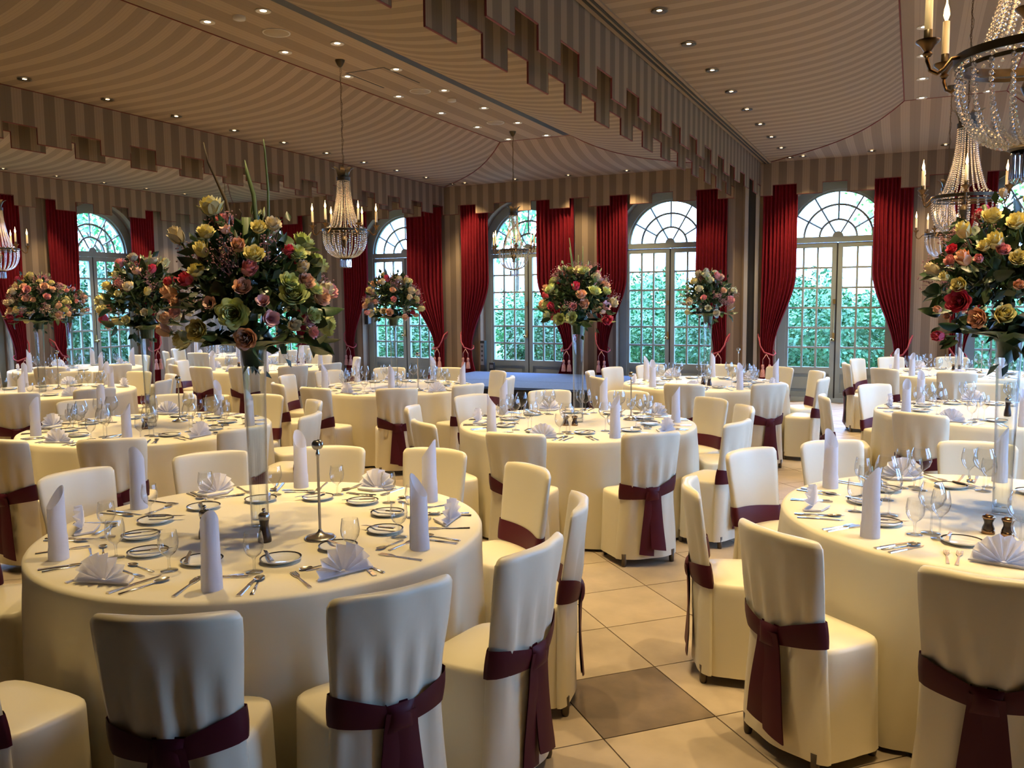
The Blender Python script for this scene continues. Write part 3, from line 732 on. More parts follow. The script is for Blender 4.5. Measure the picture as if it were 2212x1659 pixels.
for n, (cnt, a0, par, ng) in SET.items():
    seen = set(); tn = TN[n]
    for k in range(cnt):
        ang = a0 + 360/cnt*k; phi = math.radians(ang); wd = seat_word(n, ang)
        if wd in seen: wd = SEAT[(SEAT.index(wd)+1) % 12]
        seen.add(wd); R = random.Random(sum(map(ord, n))*31+k)
        J = lambda s_: R.uniform(-s_, s_)
        pl = '%s seat, %s' % (wd, tn)
        T_ = (par == 'T') == (k % 2 == 0)
        if T_: put('tall_napkin', tall_me[k % 2], n, phi, .79+J(.02), J(.03), J(3), 'tall rolled white napkin, ' + pl, 'napkin', 'rolled tower napkins', scale=R.uniform(.95, 1.05))
        else: put('fan_napkin', fan_me[0], n, phi, .79+J(.02), J(.03), PI/2+J(.35), 'white napkin folded as fan, ' + pl, 'napkin', 'fan napkins', scale=R.uniform(.92, 1.05))
        pr = .50 if cnt == 12 else .56
        p = put('bread_plate', plate_me, n, phi, pr+J(.02), -.13+J(.015), 0, 'white bread plate with dark rim, ' + pl, 'plate', 'bread plates')
        b = link('rim_band', pband_me, p)
        far = n in ('corner', 'far_rear', 'rear_left', 'third_left')
        if not far: put('butter_knife', bknife_me, n, phi, pr+.055, -.165+J(.02), 1.2+J(.7), 'butter knife on the bread plate, ' + pl, 'knife', 'butter knives', TZ+.0165)
        if n == 'front_left':
            put('water_goblet', goblet_me, n, phi, .62+J(.015), .10+J(.02), J(3), 'short-stemmed water goblet, ' + pl, 'glass', 'water goblets')
            put('fork', fork_me, n, phi, .87, -.125+J(.01), PI/2+J(.15), 'silver fork beside the napkin, ' + pl, 'fork', 'forks')
            put('knife', knife_me, n, phi, .88, .105+J(.01), PI/2+J(.15), 'silver knife beside the napkin, ' + pl, 'knife', 'table knives')
            put('spoon', spoon_me, n, phi, .87, .145+J(.01), PI/2+J(.15), 'spoon beside the knife, ' + pl, 'spoon', 'spoons')
            put('dessert_spoon', spoon_me, n, phi, .655, .06, PI+J(.2), 'dessert spoon above the napkin, ' + pl, 'spoon', 'dessert spoons', scale=.85)
            put('dessert_fork', fork_me, n, phi, .685, -.08, J(.2), 'dessert fork above the napkin, ' + pl, 'fork', 'dessert forks', scale=.85)
        else:
            put('water_goblet', goblet_me, n, phi, .60+J(.02), .055+J(.02), J(3), 'short-stemmed water goblet, ' + pl, 'glass', 'water goblets')
            put('white_wine_glass', white_me, n, phi, .56+J(.02), .135+J(.02), J(3), 'narrow white wine glass, ' + pl, 'glass', 'white wine glasses')
            if ng > 2: put('red_wine_glass', red_me, n, phi, .50+J(.02), .075+J(.015), J(3), 'wide-bowled red wine glass, ' + pl, 'glass', 'red wine glasses')
            if not far:
                put('fork', fork_me, n, phi, .875, -.13+J(.01), PI/2+J(.1), 'silver fork beside the napkin, ' + pl, 'fork', 'forks')
                put('knife', knife_me, n, phi, .885, .12+J(.01), PI/2+J(.1), 'silver knife beside the napkin, ' + pl, 'knife', 'table knives')
                put('spoon', spoon_me, n, phi, .875, .155+J(.01), PI/2+J(.1), 'soup spoon beside the knife, ' + pl, 'spoon', 'spoons')
                if n in ('front_right', 'centre', 'second_left', 'second_right'):
                    put('fish_fork', fork_me, n, phi, .87, -.165+J(.01), PI/2+J(.1), 'outer silver fish fork, ' + pl, 'fork', 'fish forks', scale=.92)
                    put('fish_knife', knife_me, n, phi, .88, .19+J(.01), PI/2+J(.1), 'outer silver fish knife, ' + pl, 'knife', 'fish knives', scale=.92)

# table number stands, mills
disc = [(0, .0), (.062, .0), (.064, .004), (.058, .010), (.040, .013), (.022, .020), (.010, .030), (.006, .040)]
def stand(loc, h, label):
    t = thing('table_number_stand', label, 'stand', (loc[0], loc[1], TZ), 0, 'table number stands')
    MB().lathe(disc, 24).build('base', M['steel'], t)
    MB().lathe([(.0055, .035), (.0055, h-.06), (.008, h-.055), (.008, h-.046), (.005, h-.04), (.005, h-.03)], 10).build('pole', M['steel'], t)
    b = MB()
    for k in (-1, 1):
        prof = [(.0205*math.sin(q*PI/10), .0205*math.cos(q*PI/10)*.55) for q in range(11)]
        vs0 = len(b.v); b.lathe(prof, 14)
        b.v[vs0:] = [(x, z+k*.0095, y+h-.012) for x, y, z in b.v[vs0:]]
    b.build('ball_clip', M['steel'], t)
stand((-2.163, 2.714), .40, 'tall silver stand with a ball clip on a round foot, front left table')
stand((-2.027, 6.50), .378, 'slim silver stand with ball clip on the centre table by the aisle')
stand((-1.803, 9.884), .39, 'slim silver stand with ball clip on the table right of the stage')
stand((-4.829, 7.80), .41, 'slim silver stand with ball clip on the table left of the stage')
stand((-5.424, 5.05), .37, 'slim silver stand with ball clip on the second left table')
stand((-8.854, 6.50), .44, 'slim silver stand with ball clip on the third left table')
stand((-8.357, 9.874), .385, 'slim silver stand with ball clip on the rear table behind the big bouquet')
stand((.80, 12.15), .40, 'slim silver stand with ball clip on the rear right table')
def tall_mill(x, y, label, h=1.0):
    t = thing('pepper_mill', label, 'mill', (x, y, TZ), 0, 'spice mills')
    MB().lathe([(.0, 0), (.0265, 0), (.0275, .008), (.026, .025), (.019, .055), (.017, .07), (.0195, .088), (.0195, .091)], 18).build('body', M['darkwood'], t)
    MB().lathe([(.0195, .091), (.022, .094), (.0225, .112), (.016, .119), (.004, .121), (.004, .124), (.008, .128), (.0085, .133), (.005, .138), (0, .139)], 18).build('steel_top', M['steel'], t)
    t.scale = (1, 1, h)
def short_mill(x, y, label):
    t = thing('pepper_mill', label, 'mill', (x, y, TZ), 0, 'spice mills')
    MB().lathe([(0, 0), (.0245, 0), (.0245, .016), (.022, .018)], 18).build('copper_foot', M['bronze'], t)
    MB().lathe([(.022, .018), (.0235, .022), (.0165, .040), (.0165, .048), (.0215, .060), (.0215, .062)], 18).build('body', M['darkwood'], t)
    MB().lathe([(.0215, .062), (.025, .065), (.024, .072), (.012, .078), (0, .079)], 18).build('copper_top', M['bronze'], t)
tall_mill(-2.605, 2.53, 'dark wooden mill with steel top, left one on the front left table')
tall_mill(-2.341, 2.586, 'dark wooden mill with steel top, right one on the front left table')
short_mill(-5.361, 4.643, 'short dark mill with copper caps on the second left table')
short_mill(-2.396, 6.008, 'short dark mill with copper caps, left one on the centre table')
short_mill(-2.33, 6.03, 'short dark mill with copper caps, right one on the centre table')
short_mill(.305, 3.866, 'short dark mill with copper caps, left one on the front right table')
short_mill(.372, 3.850, 'short dark mill with copper caps, right one on the front right table')
tall_mill(.712, 7.791, 'tall dark wooden mill on the second right table', 1.25)
short_mill(.50, 12.45, 'short dark mill, left one on the rear right table'); short_mill(.57, 12.42, 'short dark mill, right one on the rear right table')
tall_mill(-2.114, 9.484, 'brown mill with steel top, left one on the table right of the stage'); tall_mill(-2.028, 9.40, 'brown mill with steel top, right one on the table right of the stage', .85)
short_mill(-8.795, 6.025, 'short dark mill on the third left table'); short_mill(-11.6, 8.4, 'short dark mill on the table by the left wall window'); short_mill(-9.2, 9.75, 'short dark mill on the rear table behind the big bouquet')

# ------------------------------------------------------------------ flower arrangements on tall glass vases
def petal(mb, a, r0, r1, h0, h1, wid, curl, cup, n=5):
    """a petal standing round the axis at angle a: from (r0,h0) to (r1,h1)"""
    ca, sa = math.cos(a), math.sin(a)
    def f(u, v):
        s = (u-.5)*2; wv = wid*(math.sin(PI*min(1, .12+.80*v))**.6)
        r = r0 + (r1-r0)*v**cup + curl*max(0, v-.72)**1.2*1.4 - .35*wid*s*s*(1-.3*v)*.5
        z = h0 + (h1-h0)*v - .10*(h1-h0)*s*s*v - curl*.5*max(0, v-.8)
        t = s*wv
        return (r*ca - t*sa, r*sa + t*ca, z)
    mb.grid(f, n, 5)
def rose_mesh(kind):
    """unit radius ~1, axis +Z, base at z=-1"""
    mb = MB(); rn = random.Random(kind)
    if kind == 'rose':
        rings = [(3, .03, .12, -.7, .56, .20, 0, .5), (4, .06, .23, -.75, .60, .27, .02, .5), (5, .08, .35, -.8, .60, .33, .06, .5), (5, .10, .48, -.82, .55, .40, .14, .5), (6, .12, .62, -.85, .47, .44, .24, .48), (6, .14, .78, -.88, .33, .50, .38, .45), (7, .15, .92, -.9, .10, .54, .55, .42)]
    elif kind == 'bud':
        rings = [(3, .03, .10, -.8, .72, .20, 0, .5), (4, .06, .22, -.85, .74, .30, .02, .5), (5, .10, .36, -.88, .70, .38, .08, .45), (5, .13, .52, -.9, .60, .46, .20, .42), (5, .15, .68, -.95, .38, .50, .42, .40)]
    elif kind == 'lime':
        rings = [(5, .03, .14, -.6, .14, .16, 0, .5), (6, .06, .27, -.7, .26, .24, .04, .5), (7, .09, .40, -.75, .33, .28, .08, .5), (7, .12, .54, -.8, .34, .34, .15, .48), (8, .14, .70, -.85, .28, .38, .28, .45), (8, .15, .86, -.85, .14, .44, .45, .42), (7, .15, 1.0, -.85, -.1, .52, .55, .42)]
    else:
        rings = [(5, .06, .70, -.8, .38, .52, .35, .5), (5, .08, .86, -.85, .22, .58, .5, .5)]
    off = 0
    for (c, r0, r1, h0, h1, w_, cu, cp) in rings:
        off += .7
        for k in range(c): petal(mb, off + 2*PI*k/c + rn.uniform(-.12, .12), r0, r1*rn.uniform(.94, 1.06), h0, h1*rn.uniform(.9, 1.1) if h1 > 0 else h1, w_, cu, cp)
    me = mb.mesh('rose', None); return me
RM = {}
for fk, kinds in (('rose', 'ycpkhw'), ('bud', 'ycpkhw'), ('lime', 'g'), ('lis', ('lp', 'lk', 'k'))):
    base = rose_mesh(fk)
    for k in kinds:
        q = base.copy(); q.materials.clear(); q.materials.append(M['fl_'+k]); q.name = {'rose': 'rose', 'bud': 'rose_bud', 'lime': 'lime_rose', 'lis': 'lisianthus'}[fk]; RM[fk, k] = q
sep = MB()
for k in range(5):
    a = 2*PI*k/5; sep.grid(lambda u, v: ((.12+.5*v)*math.cos(a)-(u-.5)*.3*(1-v)*math.sin(a), (.12+.5*v)*math.sin(a)+(u-.5)*.3*(1-v)*math.cos(a), -1.0+.25*v-.35*v*v), 2, 3)
sep.tube([(0,0,-.9),(0,0,-1.25),(0,0,-2.6)], .10, 6)
calyx_me = sep.mesh('calyx', M['stem'])
heart_me = MB().lathe([(0, -.1), (.22, -.15), (.30, -.35), (0, -.5)], 8).mesh('heart', M['heart'])
pod_mb = MB().lathe([(0, 1), (.12, .8), (.30, .3), (.34, -.1), (.22, -.5), (.08, -.6)], 8).tube([(0,0,-.55),(0,0,-2.4)], .06, 5)
pod_me = pod_mb.mesh('closed_bud', mat('pale_green_bud', (.52,.56,.26), .6))
def leafshape(mb, L, W, bend, n=4):
    def f(u, v):
        s = (u-.5)*2; w_ = W*math.sin(PI*min(1, .06+.94*v))**.75*(1-.15*v)
        return (s*w_/2, L*v, -bend*L*v*v + .18*abs(s)*w_)
    mb.grid(f, 2, n)
lf = MB(); leafshape(lf, 1, .52, .35, 5); leaf_me = lf.mesh('leaf', M['leaf'])
lf = MB(); leafshape(lf, 1, .62, .30, 6); big_me = lf.mesh('collar_leaf', M['leaf_big'])
def aim(o, d, roll=0):
    q = Vector(d).to_track_quat('Z', 'Y'); o.rotation_mode = 'QUATERNION'
    o.rotation_quaternion = q @ Matrix.Rotation(roll, 4, 'Z').to_quaternion()
def aimY(o, d, roll=0):
    q = Vector(d).to_track_quat('Y', 'Z'); o.rotation_mode = 'QUATERNION'
    o.rotation_quaternion = q @ Matrix.Rotation(roll, 4, 'Y').to_quaternion()
def foliage_mesh(seed, rx, rz, cnt, zc):
    r = np.random.RandomState(seed); vs = []; fs = []
    for i in range(cnt):
        d = r.normal(size=3); d /= np.linalg.norm(d); d[2] = abs(d[2])*1.0 - .25 if r.rand() < .8 else d[2]
        rad = r.uniform(.35, .98); c = np.array([d[0]*rx*rad, d[1]*rx*rad, zc + d[2]*rz*rad])
        t = d*.6 + r.normal(size=3)*.6; t /= np.linalg.norm(t); b = np.cross(t, r.normal(size=3)); b /= np.linalg.norm(b); nn = np.cross(t, b)
        L = r.uniform(.05, .085); W = L*.55; o = len(vs)
        vs += [tuple(c), tuple(c+t*L*.5+b*W*.5+nn*.006), tuple(c+t*L), tuple(c+t*L*.5-b*W*.5+nn*.006)]
        fs += [(o, o+1, o+2), (o, o+2, o+3)]
    mb = MB(); mb.add(vs, fs); return mb.mesh('foliage', M['leaf'])
FOL = [foliage_mesh(s, .30, .36, 620, .10) for s in (1, 2)]
def sprig_mesh(seed):
    r = random.Random(seed); mb = MB()
    for b in range(7):
        d = Vector((r.uniform(-1,1)*.5, r.uniform(-1,1)*.5, 1)).normalized(); p = [d*(.10*k/3) + Vector((r.uniform(-.01,.01), r.uniform(-.01,.01), .05*k/3)) for k in range(4)]
        mb.tube(p, .0012, 4)
        for k in range(9):
            c = p[2].lerp(p[3], r.uniform(-.8, 1.2)) + Vector((r.uniform(-.022,.022), r.uniform(-.022,.022), r.uniform(-.015,.015)))
            mb.lathe([(0, -.004), (.0045, 0), (0, .004)], 5, tuple(c))
    return mb.mesh('statice_sprig', M['sprig'], False)
SPR = [sprig_mesh(s) for s in (1, 2)]
vase_prof = [(.0, .004), (.036, .004), (.036, .0), (.037, .05), (.040, .30), (.0465, .60), (.055, .77)]
vase_me = MB().lathe([(.0, .0), (.0375, .0), (.038, .05), (.0405, .30), (.0465, .60), (.0555, .77)], 28).mesh('vase_wall', M['vase'])
vase_in = MB().lathe([(.0, .028), (.0335, .030), (.0345, .06), (.037, .30), (.043, .60), (.052, .77)], 28).mesh('inner_wall', M['vase'])
vase_rim = MB().lathe([(.0555, .768), (.0545, .772), (.052, .768)], 28).mesh('rim', M['glass'])
foam_me = MB().lathe([(0, -.075), (.042, -.075), (.05, -.01), (.09, .03), (.05, .10), (0, .12)], 14).mesh('floral_foam', M['leaf'])
def arrangement(vlab, alab, base, roses, spec, seed, scale=1.0, nrand=38, twigs=(), nleaf=46):
    x, y = base
    v = thing('glass_vase', vlab, 'vase', (x, y, TZ+.001), 0, 'tall glass vases')
    link('vase_wall', vase_me, v); link('inner_wall', vase_in, v); link('rim', vase_rim, v)
    t = thing('flower_arrangement', alab, 'bouquet', (x, y, TZ+.77), 0, 'bouquets on tall vases')
    r = random.Random(seed); S = scale
    link('floral_foam', foam_me, t)
    f = link('foliage', FOL[seed % 2], t); f['kind'] = 'stuff'; f.scale = (S, S, S); f.location = (0, 0, .15*S); f.rotation_euler = (0, 0, seed)
    f2 = link('foliage', FOL[(seed+1) % 2], t); f2['kind'] = 'stuff'; f2.scale = (S*.72, S*.72, S*.8); f2.location = (0, 0, .13*S); f2.rotation_euler = (0, 0, seed+2)
    for k in range(13):
        a = 2*PI*k/13 + r.uniform(-.2, .2); l = link('collar_leaf', big_me, t); L = r.uniform(.19, .235)*S
        l.location = (.045*math.cos(a), .045*math.sin(a), .0); l.scale = (L*1.45, L, L); aimY(l, (math.cos(a), math.sin(a), .42+r.uniform(-.06, .10)), r.uniform(-.25, .25))
    cen = Vector((0, 0, .12*S)); placed = []
    def flower(p, rad, col, d=None):
        if col == 'g': fk = 'lime'
        elif col in ('lp', 'lk'): fk = 'lis'
        else: fk = 'rose' if r.random() < .62 else 'bud'
        o = link({'rose': 'rose', 'bud': 'rose_bud', 'lime': 'lime_rose', 'lis': 'lisianthus'}[fk], RM[fk, col], t)
        o.location = p; rad *= r.uniform(1.10, 1.26); o.scale = (rad, rad, rad*1.05)
        d = d or (Vector(p) - cen).normalized() + Vector((r.uniform(-.35,.35), r.uniform(-.35,.35), r.uniform(-.05,.45)))
        aim(o, d.normalized(), r.uniform(0, 6))
        link('calyx', calyx_me, o)
        if fk == 'lis': link('heart', heart_me, o)
        placed.append(Vector(p))
    for (px, py, pz, rad, col) in roses: flower((px, py, pz), rad, col)
    pal = spec; tries = 0; cnt = 0
    while cnt < nrand and tries < 2500:
        tries += 1
        a = r.uniform(0, 2*PI); el = r.uniform(-.30, 1.35); rr = r.uniform(.93, 1.06)
        p = Vector((.33*S*rr*math.cos(el)*math.cos(a), .33*S*rr*math.cos(el)*math.sin(a), .15*S + .40*S*rr*math.sin(el)))
        if all((p-q).length > .085*S for q in placed): flower(tuple(p), r.uniform(.030, .041), r.choice(pal)); cnt += 1
    for k in range(nleaf):
        a = r.uniform(0, 2*PI); el = r.uniform(-.45, 1.3)
        d = Vector((math.cos(el)*math.cos(a), math.cos(el)*math.sin(a), math.sin(el)))
        l = link('leaf', leaf_me, t); L = r.uniform(.06, .12); l.scale = (L, L, L); l.location = cen + Vector((d.x*.27*S, d.y*.27*S, d.z*.34*S+.02))
        aimY(l, d + Vector((r.uniform(-.6,.6), r.uniform(-.6,.6), r.uniform(-.5,.5))), r.uniform(0, 6))
    for k in range(14):
        a = r.uniform(0, 2*PI); el = r.uniform(.05, 1.3); d = Vector((math.cos(el)*math.cos(a), math.cos(el)*math.sin(a), math.sin(el)))
        s = link('statice_sprig', SPR[k % 2], t); s['kind'] = 'stuff'; s.location = cen + Vector((d.x*.22*S, d.y*.22*S, d.z*.30*S)); aim(s, d, r.uniform(0, 6))
    for k in range(12):
        a = r.uniform(0, 2*PI); el = r.uniform(-.2, 1.4); d = Vector((math.cos(el)*math.cos(a), math.cos(el)*math.sin(a), math.sin(el)))
        s = link('closed_bud', pod_me, t); q = r.uniform(.016, .024); s.scale = (q*.8, q*.8, q*1.2); s.location = cen + Vector((d.x*.38*S, d.y*.38*S, d.z*.46*S)); aim(s, d + Vector((0,0,.3)), r.uniform(0, 6))
    for (pts, rad, mt, nm) in twigs: MB().tube([(p[0], p[1], p[2]*.9) for p in pts], rad, 7).build(nm, M[mt], t)
    return t
RV1 = [(-0.233,-0.174,0.208,0.035,'c'),(0.015,-0.283,0.136,0.033,'y'),(0.012,-0.251,0.208,0.031,'y'),(-0.047,-0.16,0.322,0.044,'y'),(0.103,-0.245,0.212,0.021,'lp'),(0.187,-0.264,0.144,0.03,'p'),(0.251,-0.25,0.111,0.035,'y'),(0.247,-0.273,0.055,0.035,'k'),(0.225,-0.294,-0.012,0.029,'p'),(0.079,-0.318,-0.075,0.024,'lp'),(0.177,-0.302,-0.116,0.045,'g'),(0.291,-0.257,-0.069,0.024,'lk'),(0.304,-0.227,-0.138,0.029,'lk'),(0.365,-0.165,-0.035,0.042,'g'),(0.359,-0.175,0.01,0.031,'g'),(0.352,-0.116,0.125,0.031,'g'),(0.336,-0.151,0.127,0.024,'h'),(0.372,-0.114,0.063,0.029,'c'),(0.382,-0.104,0.008,0.029,'p'),(0.38,-0.008,-0.054,0.032,'p'),(0.387,-0.049,-0.018,0.025,'g'),(0.37,-0.046,-0.127,0.028,'g'),(0.363,-0.072,-0.15,0.025,'lk'),(0.334,-0.008,-0.199,0.022,'k'),(0.344,-0.142,-0.165,0.028,'c'),(-0.027,-0.287,-0.183,0.036,'y'),(-0.067,-0.296,0.023,0.031,'h'),(0.003,-0.304,0.056,0.026,'y'),(0.228,-0.194,0.218,0.028,'y'),(0.262,-0.146,0.233,0.028,'c'),(-0.222,-0.24,-0.031,0.034,'p'),(-0.328,-0.176,-0.189,0.034,'p'),(-0.151,-0.271,-0.069,0.022,'p'),(-0.179,-0.255,-0.109,0.024,'k'),(-0.322,-0.168,-0.138,0.025,'p'),(-0.231,-0.233,0.015,0.019,'h')]
RV4 = [(-0.105,-0.32,0.274,0.033,'y'),(-0.061,-0.14,0.375,0.021,'c'),(-0.098,-0.42,0.166,0.039,'y'),(-0.02,-0.314,0.248,0.035,'y'),(-0.212,-0.368,0.217,0.033,'y'),(-0.21,-0.456,0.1,0.033,'p'),(-0.252,-0.413,0.137,0.02,'h'),(-0.258,-0.434,0.092,0.022,'k'),(-0.068,-0.433,0.129,0.024,'k'),(-0.015,-0.422,0.095,0.029,'y'),(-0.138,-0.439,0.147,0.022,'y'),(-0.155,-0.469,0.092,0.02,'k'),(-0.223,-0.475,-0.076,0.038,'h'),(-0.154,-0.472,-0.146,0.035,'p'),(-0.055,-0.46,-0.13,0.043,'y'),(-0.222,-0.481,-0.012,0.033,'y'),(-0.275,-0.442,0.026,0.02,'y'),(-0.01,-0.447,-0.015,0.024,'p'),(-0.288,-0.286,-0.225,0.029,'h'),(-0.258,-0.428,-0.139,0.017,'p'),(-0.294,-0.401,-0.111,0.018,'p')]
PAL = ['y','y','c','c','p','p','k','h','g','lp','lk']
tw1 = [([(.02,-.03,.10),(-.02,-.05,.45),(-.06,-.06,.68),(-.13,-.08,.86),(-.15,-.08,.95)], [.010,.009,.007,.004,.002], 'twig', 'twig'),
       ([(.06,-.05,.1),(.10,-.06,.50),(.08,-.05,.70),(.05,-.05,.80),(.04,-.05,.86)], [.011,.010,.009,.008,.001], 'stem', 'green_stem'),
       ([(.10,-.05,.1),(.13,-.03,.50),(.13,-.02,.72),(.12,-.02,.90),(.115,-.02,.95)], [.007,.007,.005,.004,.002], 'stem', 'green_stem'),
       ([(.03,-.05,.1),(.055,-.07,.60)], [.018,.019], 'stem', 'green_stem'),
       ([(-.05,-.06,.46),(.0,-.06,.56),(.02,-.06,.62),(.01,-.06,.64)], [.005,.004,.003,.002], 'twig', 'twig')]
arrangement('tall slender glass vase on the front left table', 'biggest bouquet of roses on the tall vase of the front left table', (-2.53, 2.77), [(a, b, c_+.27, d, e) for a, b, c_, d, e in RV1], PAL, 3, 1.0, 16, tw1, 60)
def twset(seed, h):
    r = random.Random(seed); out = []
    for k in range(4):
        a = r.uniform(0, 6.28); d = r.uniform(.02, .12); hh = h*r.uniform(.75, 1.1)
        out.append(([(d*.3*math.cos(a), d*.3*math.sin(a), .1), (d*.7*math.cos(a), d*.7*math.sin(a), hh*.7), (d*math.cos(a+.2), d*math.sin(a+.2), hh)], [.007, .006, .003], 'stem', 'green_stem'))
    return out
tw4 = [([(-.02,-.06,.10),(-.05,-.10,.40),(-.13,-.12,.64)], [.014,.013,.009], 'stem', 'green_stem'), ([(-.02,-.06,.10),(-.01,-.10,.40),(.05,-.12,.76)], [.013,.011,.005], 'stem', 'green_stem')]
arrangement('tall glass vase on the front right table cut by the picture edge', 'dark bouquet with yellow and hot pink roses on the front right table', (.383, 4.25), [(a, b*.80+.0, c_+.25, d, e) for a, b, c_, d, e in RV4], PAL, 4, 1.08, 18, tw4, 60)
arrangement('tall glass vase on the second left table', 'loose bouquet of cream and pink roses on the second left table', (-5.409, 4.75), [], ['y','y','c','p','k','h','k','lp'], 5, 1.0, 40, twset(5, .62), 40)
arrangement('tall conical glass vase on the centre table by the aisle', 'round bouquet of peach, pink and lime roses on the centre table', (-2.373, 6.22), [], ['c','g','g','p','p','k','h','lk','y'], 6, .84, 40, twset(11, .70), 40)
arrangement('tall conical glass vase on the table right of the stage', 'bouquet of mostly white roses before the right stage window', (-2.12, 9.70), [], ['w','w','w','c','y','p','k'], 7, .92, 34, twset(8, .62), 30)
arrangement('tall glass vase on the table left of the stage', 'bouquet in front of the window left of the stage', (-5.325, 8.10), [], ['y','y','c','p','p','k','h','lp'], 8, .95, 40, twset(9, .70), 30)
arrangement('tall glass vase on the third left table', 'low wide bouquet in front of the red curtains at far left', (-8.80, 6.26), [], ['y','y','c','p','p','k','h'], 9, .95, 44, twset(10, .55), 30)
arrangement('tall glass vase on the table by the left wall window', 'bouquet mostly hidden behind the low wide bouquet at far left', (-11.60, 8.75), [], ['y','c','p','k'], 10, .85, 30, (), 16)
arrangement('tall glass vase on the rear right table', 'bouquet on the rear right table behind the dark front bouquet', (.535, 12.05), [], ['y','c','p','k'], 12, .85, 30, (), 16)

# ------------------------------------------------------------------ crystal chandeliers
ico_v = []; gphi = (1+5**.5)/2
for a, b in ((1, gphi), (-1, gphi), (1, -gphi), (-1, -gphi)): ico_v += [(0, a, b), (a, b, 0), (b, 0, a)]
IV = np.array(ico_v, float); IV /= np.linalg.norm(IV[0])
IF = []
for i in range(12):
    for j in range(i+1, 12):
        for k in range(j+1, 12):
            e = [np.linalg.norm(IV[a]-IV[b]) for a, b in ((i,j),(j,k),(i,k))]
            if max(e) < 1.1:
                nrm = np.cross(IV[j]-IV[i], IV[k]-IV[i]); IF.append((i,j,k) if nrm @ IV[i] > 0 else (i,k,j))
def bead(mb, p, r, squash=1.0): mb.add([(p[0]+v[0]*r, p[1]+v[1]*r, p[2]+v[2]*r*squash) for v in IV], IF)
CZ = 2.49
def chandelier_meshes():
    D = {}
    up = MB(); lo = MB(); wires = MB(); rr = random.Random(3)
    ns = 22
    for k in range(ns):
        a = 2*PI*k/ns; nb = 33
        for i in range(nb):   # upper tent of beads
            v = i/(nb-1); z = CZ + .52*(1-v); rad = .066 + (.170-.066)*(v**2.0) + .055*max(0, v-.9)/.1
            bead(up, (rad*math.cos(a), rad*math.sin(a), z), .0078)
        nb = 20
        for i in range(nb):   # lower basket
            v = i/(nb-1); th = v*PI/2*.93; rad = .225*math.cos(th)**.9+.02*v + .03*v; z = CZ - .02 - .265*math.sin(th)
            bead(lo, (rad*math.cos(a), rad*math.sin(a), z), .0088, 1.1)
    D['up'] = up.mesh('bead_strands', M['crystal'], False); D['lo'] = lo.mesh('bead_basket', M['crystal'], False)
    pr = MB()
    for k in range(16):
        a = 2*PI*k/16; c = (.056*math.cos(a), .056*math.sin(a), 0)
        pr.lathe([(0, 2.185), (.006, 2.178), (.0075, 2.10), (0, 2.088)], 5, c)
    D['pr'] = pr.mesh('prism_fringe', M['crystal'], False)
    rg = MB().lathe([(.222, CZ-.012), (.238, CZ-.014), (.240, CZ+.012), (.224, CZ+.014), (.222, CZ-.012)], 40)
    rg.lathe([(.207, CZ-.035), (.214, CZ-.035), (.214, CZ-.022), (.207, CZ-.022), (.207, CZ-.035)], 32); D['ring'] = rg.mesh('ring', M['iron'], True, 40)
    D['cr'] = MB().lathe([(.050, 3.01), (.072, 3.012), (.074, 3.05), (.060, 3.055), (.05, 3.08), (.0, 3.10)], 20).mesh('crown_band', M['iron'], True, 40)
    pl = MB().grid(lambda u, v: ((u-.5)*.055*(1-.45*v**3), .055+.055*v**2.2+.03*max(0, v-.75), .0+.115*v-.03*max(0, v-.8)*2), 4, 8); D['plume'] = pl.mesh('crown_leaf', M['iron'])
    st = MB().tube([(0,0,3.05),(0,0,2.36)], .009, 6).lathe([(0, 2.44), (.03, 2.42), (.042, 2.39), (.02, 2.34), (.028, 2.32), (0, 2.30)], 12).lathe([(.062, 2.188), (.072, 2.195), (.06, 2.205), (.0, 2.21)], 20); D['stem'] = st.mesh('centre_stem', M['iron'], True, 40)
    D['arm'] = MB().tube([(.236,0,CZ),(.262,0,CZ-.004),(.285,0,CZ-.035),(.305,0,CZ-.05),(.328,0,CZ-.038),(.337,0,CZ-.008),(.337,0,CZ+.012)], .0065, 7).mesh('arm', M['gilt'])
    D['cup'] = MB().lathe([(.010, CZ+.005), (.016, CZ+.012), (.010, CZ+.02), (.022, CZ+.038), (.036, CZ+.05), (.037, CZ+.056), (.02, CZ+.058)], 14, (.337,0,0)).mesh('drip_cup', M['gilt'], True, 40)
    D['sock'] = MB().lathe([(.0135, CZ+.055), (.0135, CZ+.088), (.011, CZ+.089)], 12, (.337,0,0)).mesh('socket', M['iron'])
    D['cand'] = MB().lathe([(.0125, CZ+.086), (.0115, CZ+.20), (.004, CZ+.204), (0, CZ+.204)], 12, (.337,0,0)).mesh('candle', M['candle'])
    D['bulb'] = MB().lathe([(.004, CZ+.203), (.0105, CZ+.222), (.0085, CZ+.242), (.003, CZ+.262), (.0008, CZ+.285)], 10, (.337,0,0)).mesh('flame_bulb', M['flame'])
    ch = MB(); z = 4.20; i = 0
    while z > 3.12:
        o_ = .006; L = .026
        ring_ = [((o_*math.cos(q), 0, L/2*1.1*math.sin(q)) if i % 2 == 0 else (0, o_*math.cos(q), L/2*1.1*math.sin(q))) for q in [2*PI*k/8 for k in range(9)]]
        ch.tube([(p[0], p[1], z+p[2]) for p in ring_], .0018, 4, False); z -= L*.82; i += 1
    D['chain'] = ch.mesh('chain', M['gilt'], False)
    D['wire'] = MB().tube([(.004+.012*math.sin(k*1.9), .008*math.cos(k*1.3), 4.2-k*.055) for k in range(21)], .0022, 5).mesh('flex', M['twig'])
    D['can'] = MB().lathe([(0, 4.185), (.015, 4.19), (.028, 4.205), (.048, 4.245), (.052, 4.262)], 18).mesh('ceiling_rose', M['iron'])
    return D
D = chandelier_meshes()
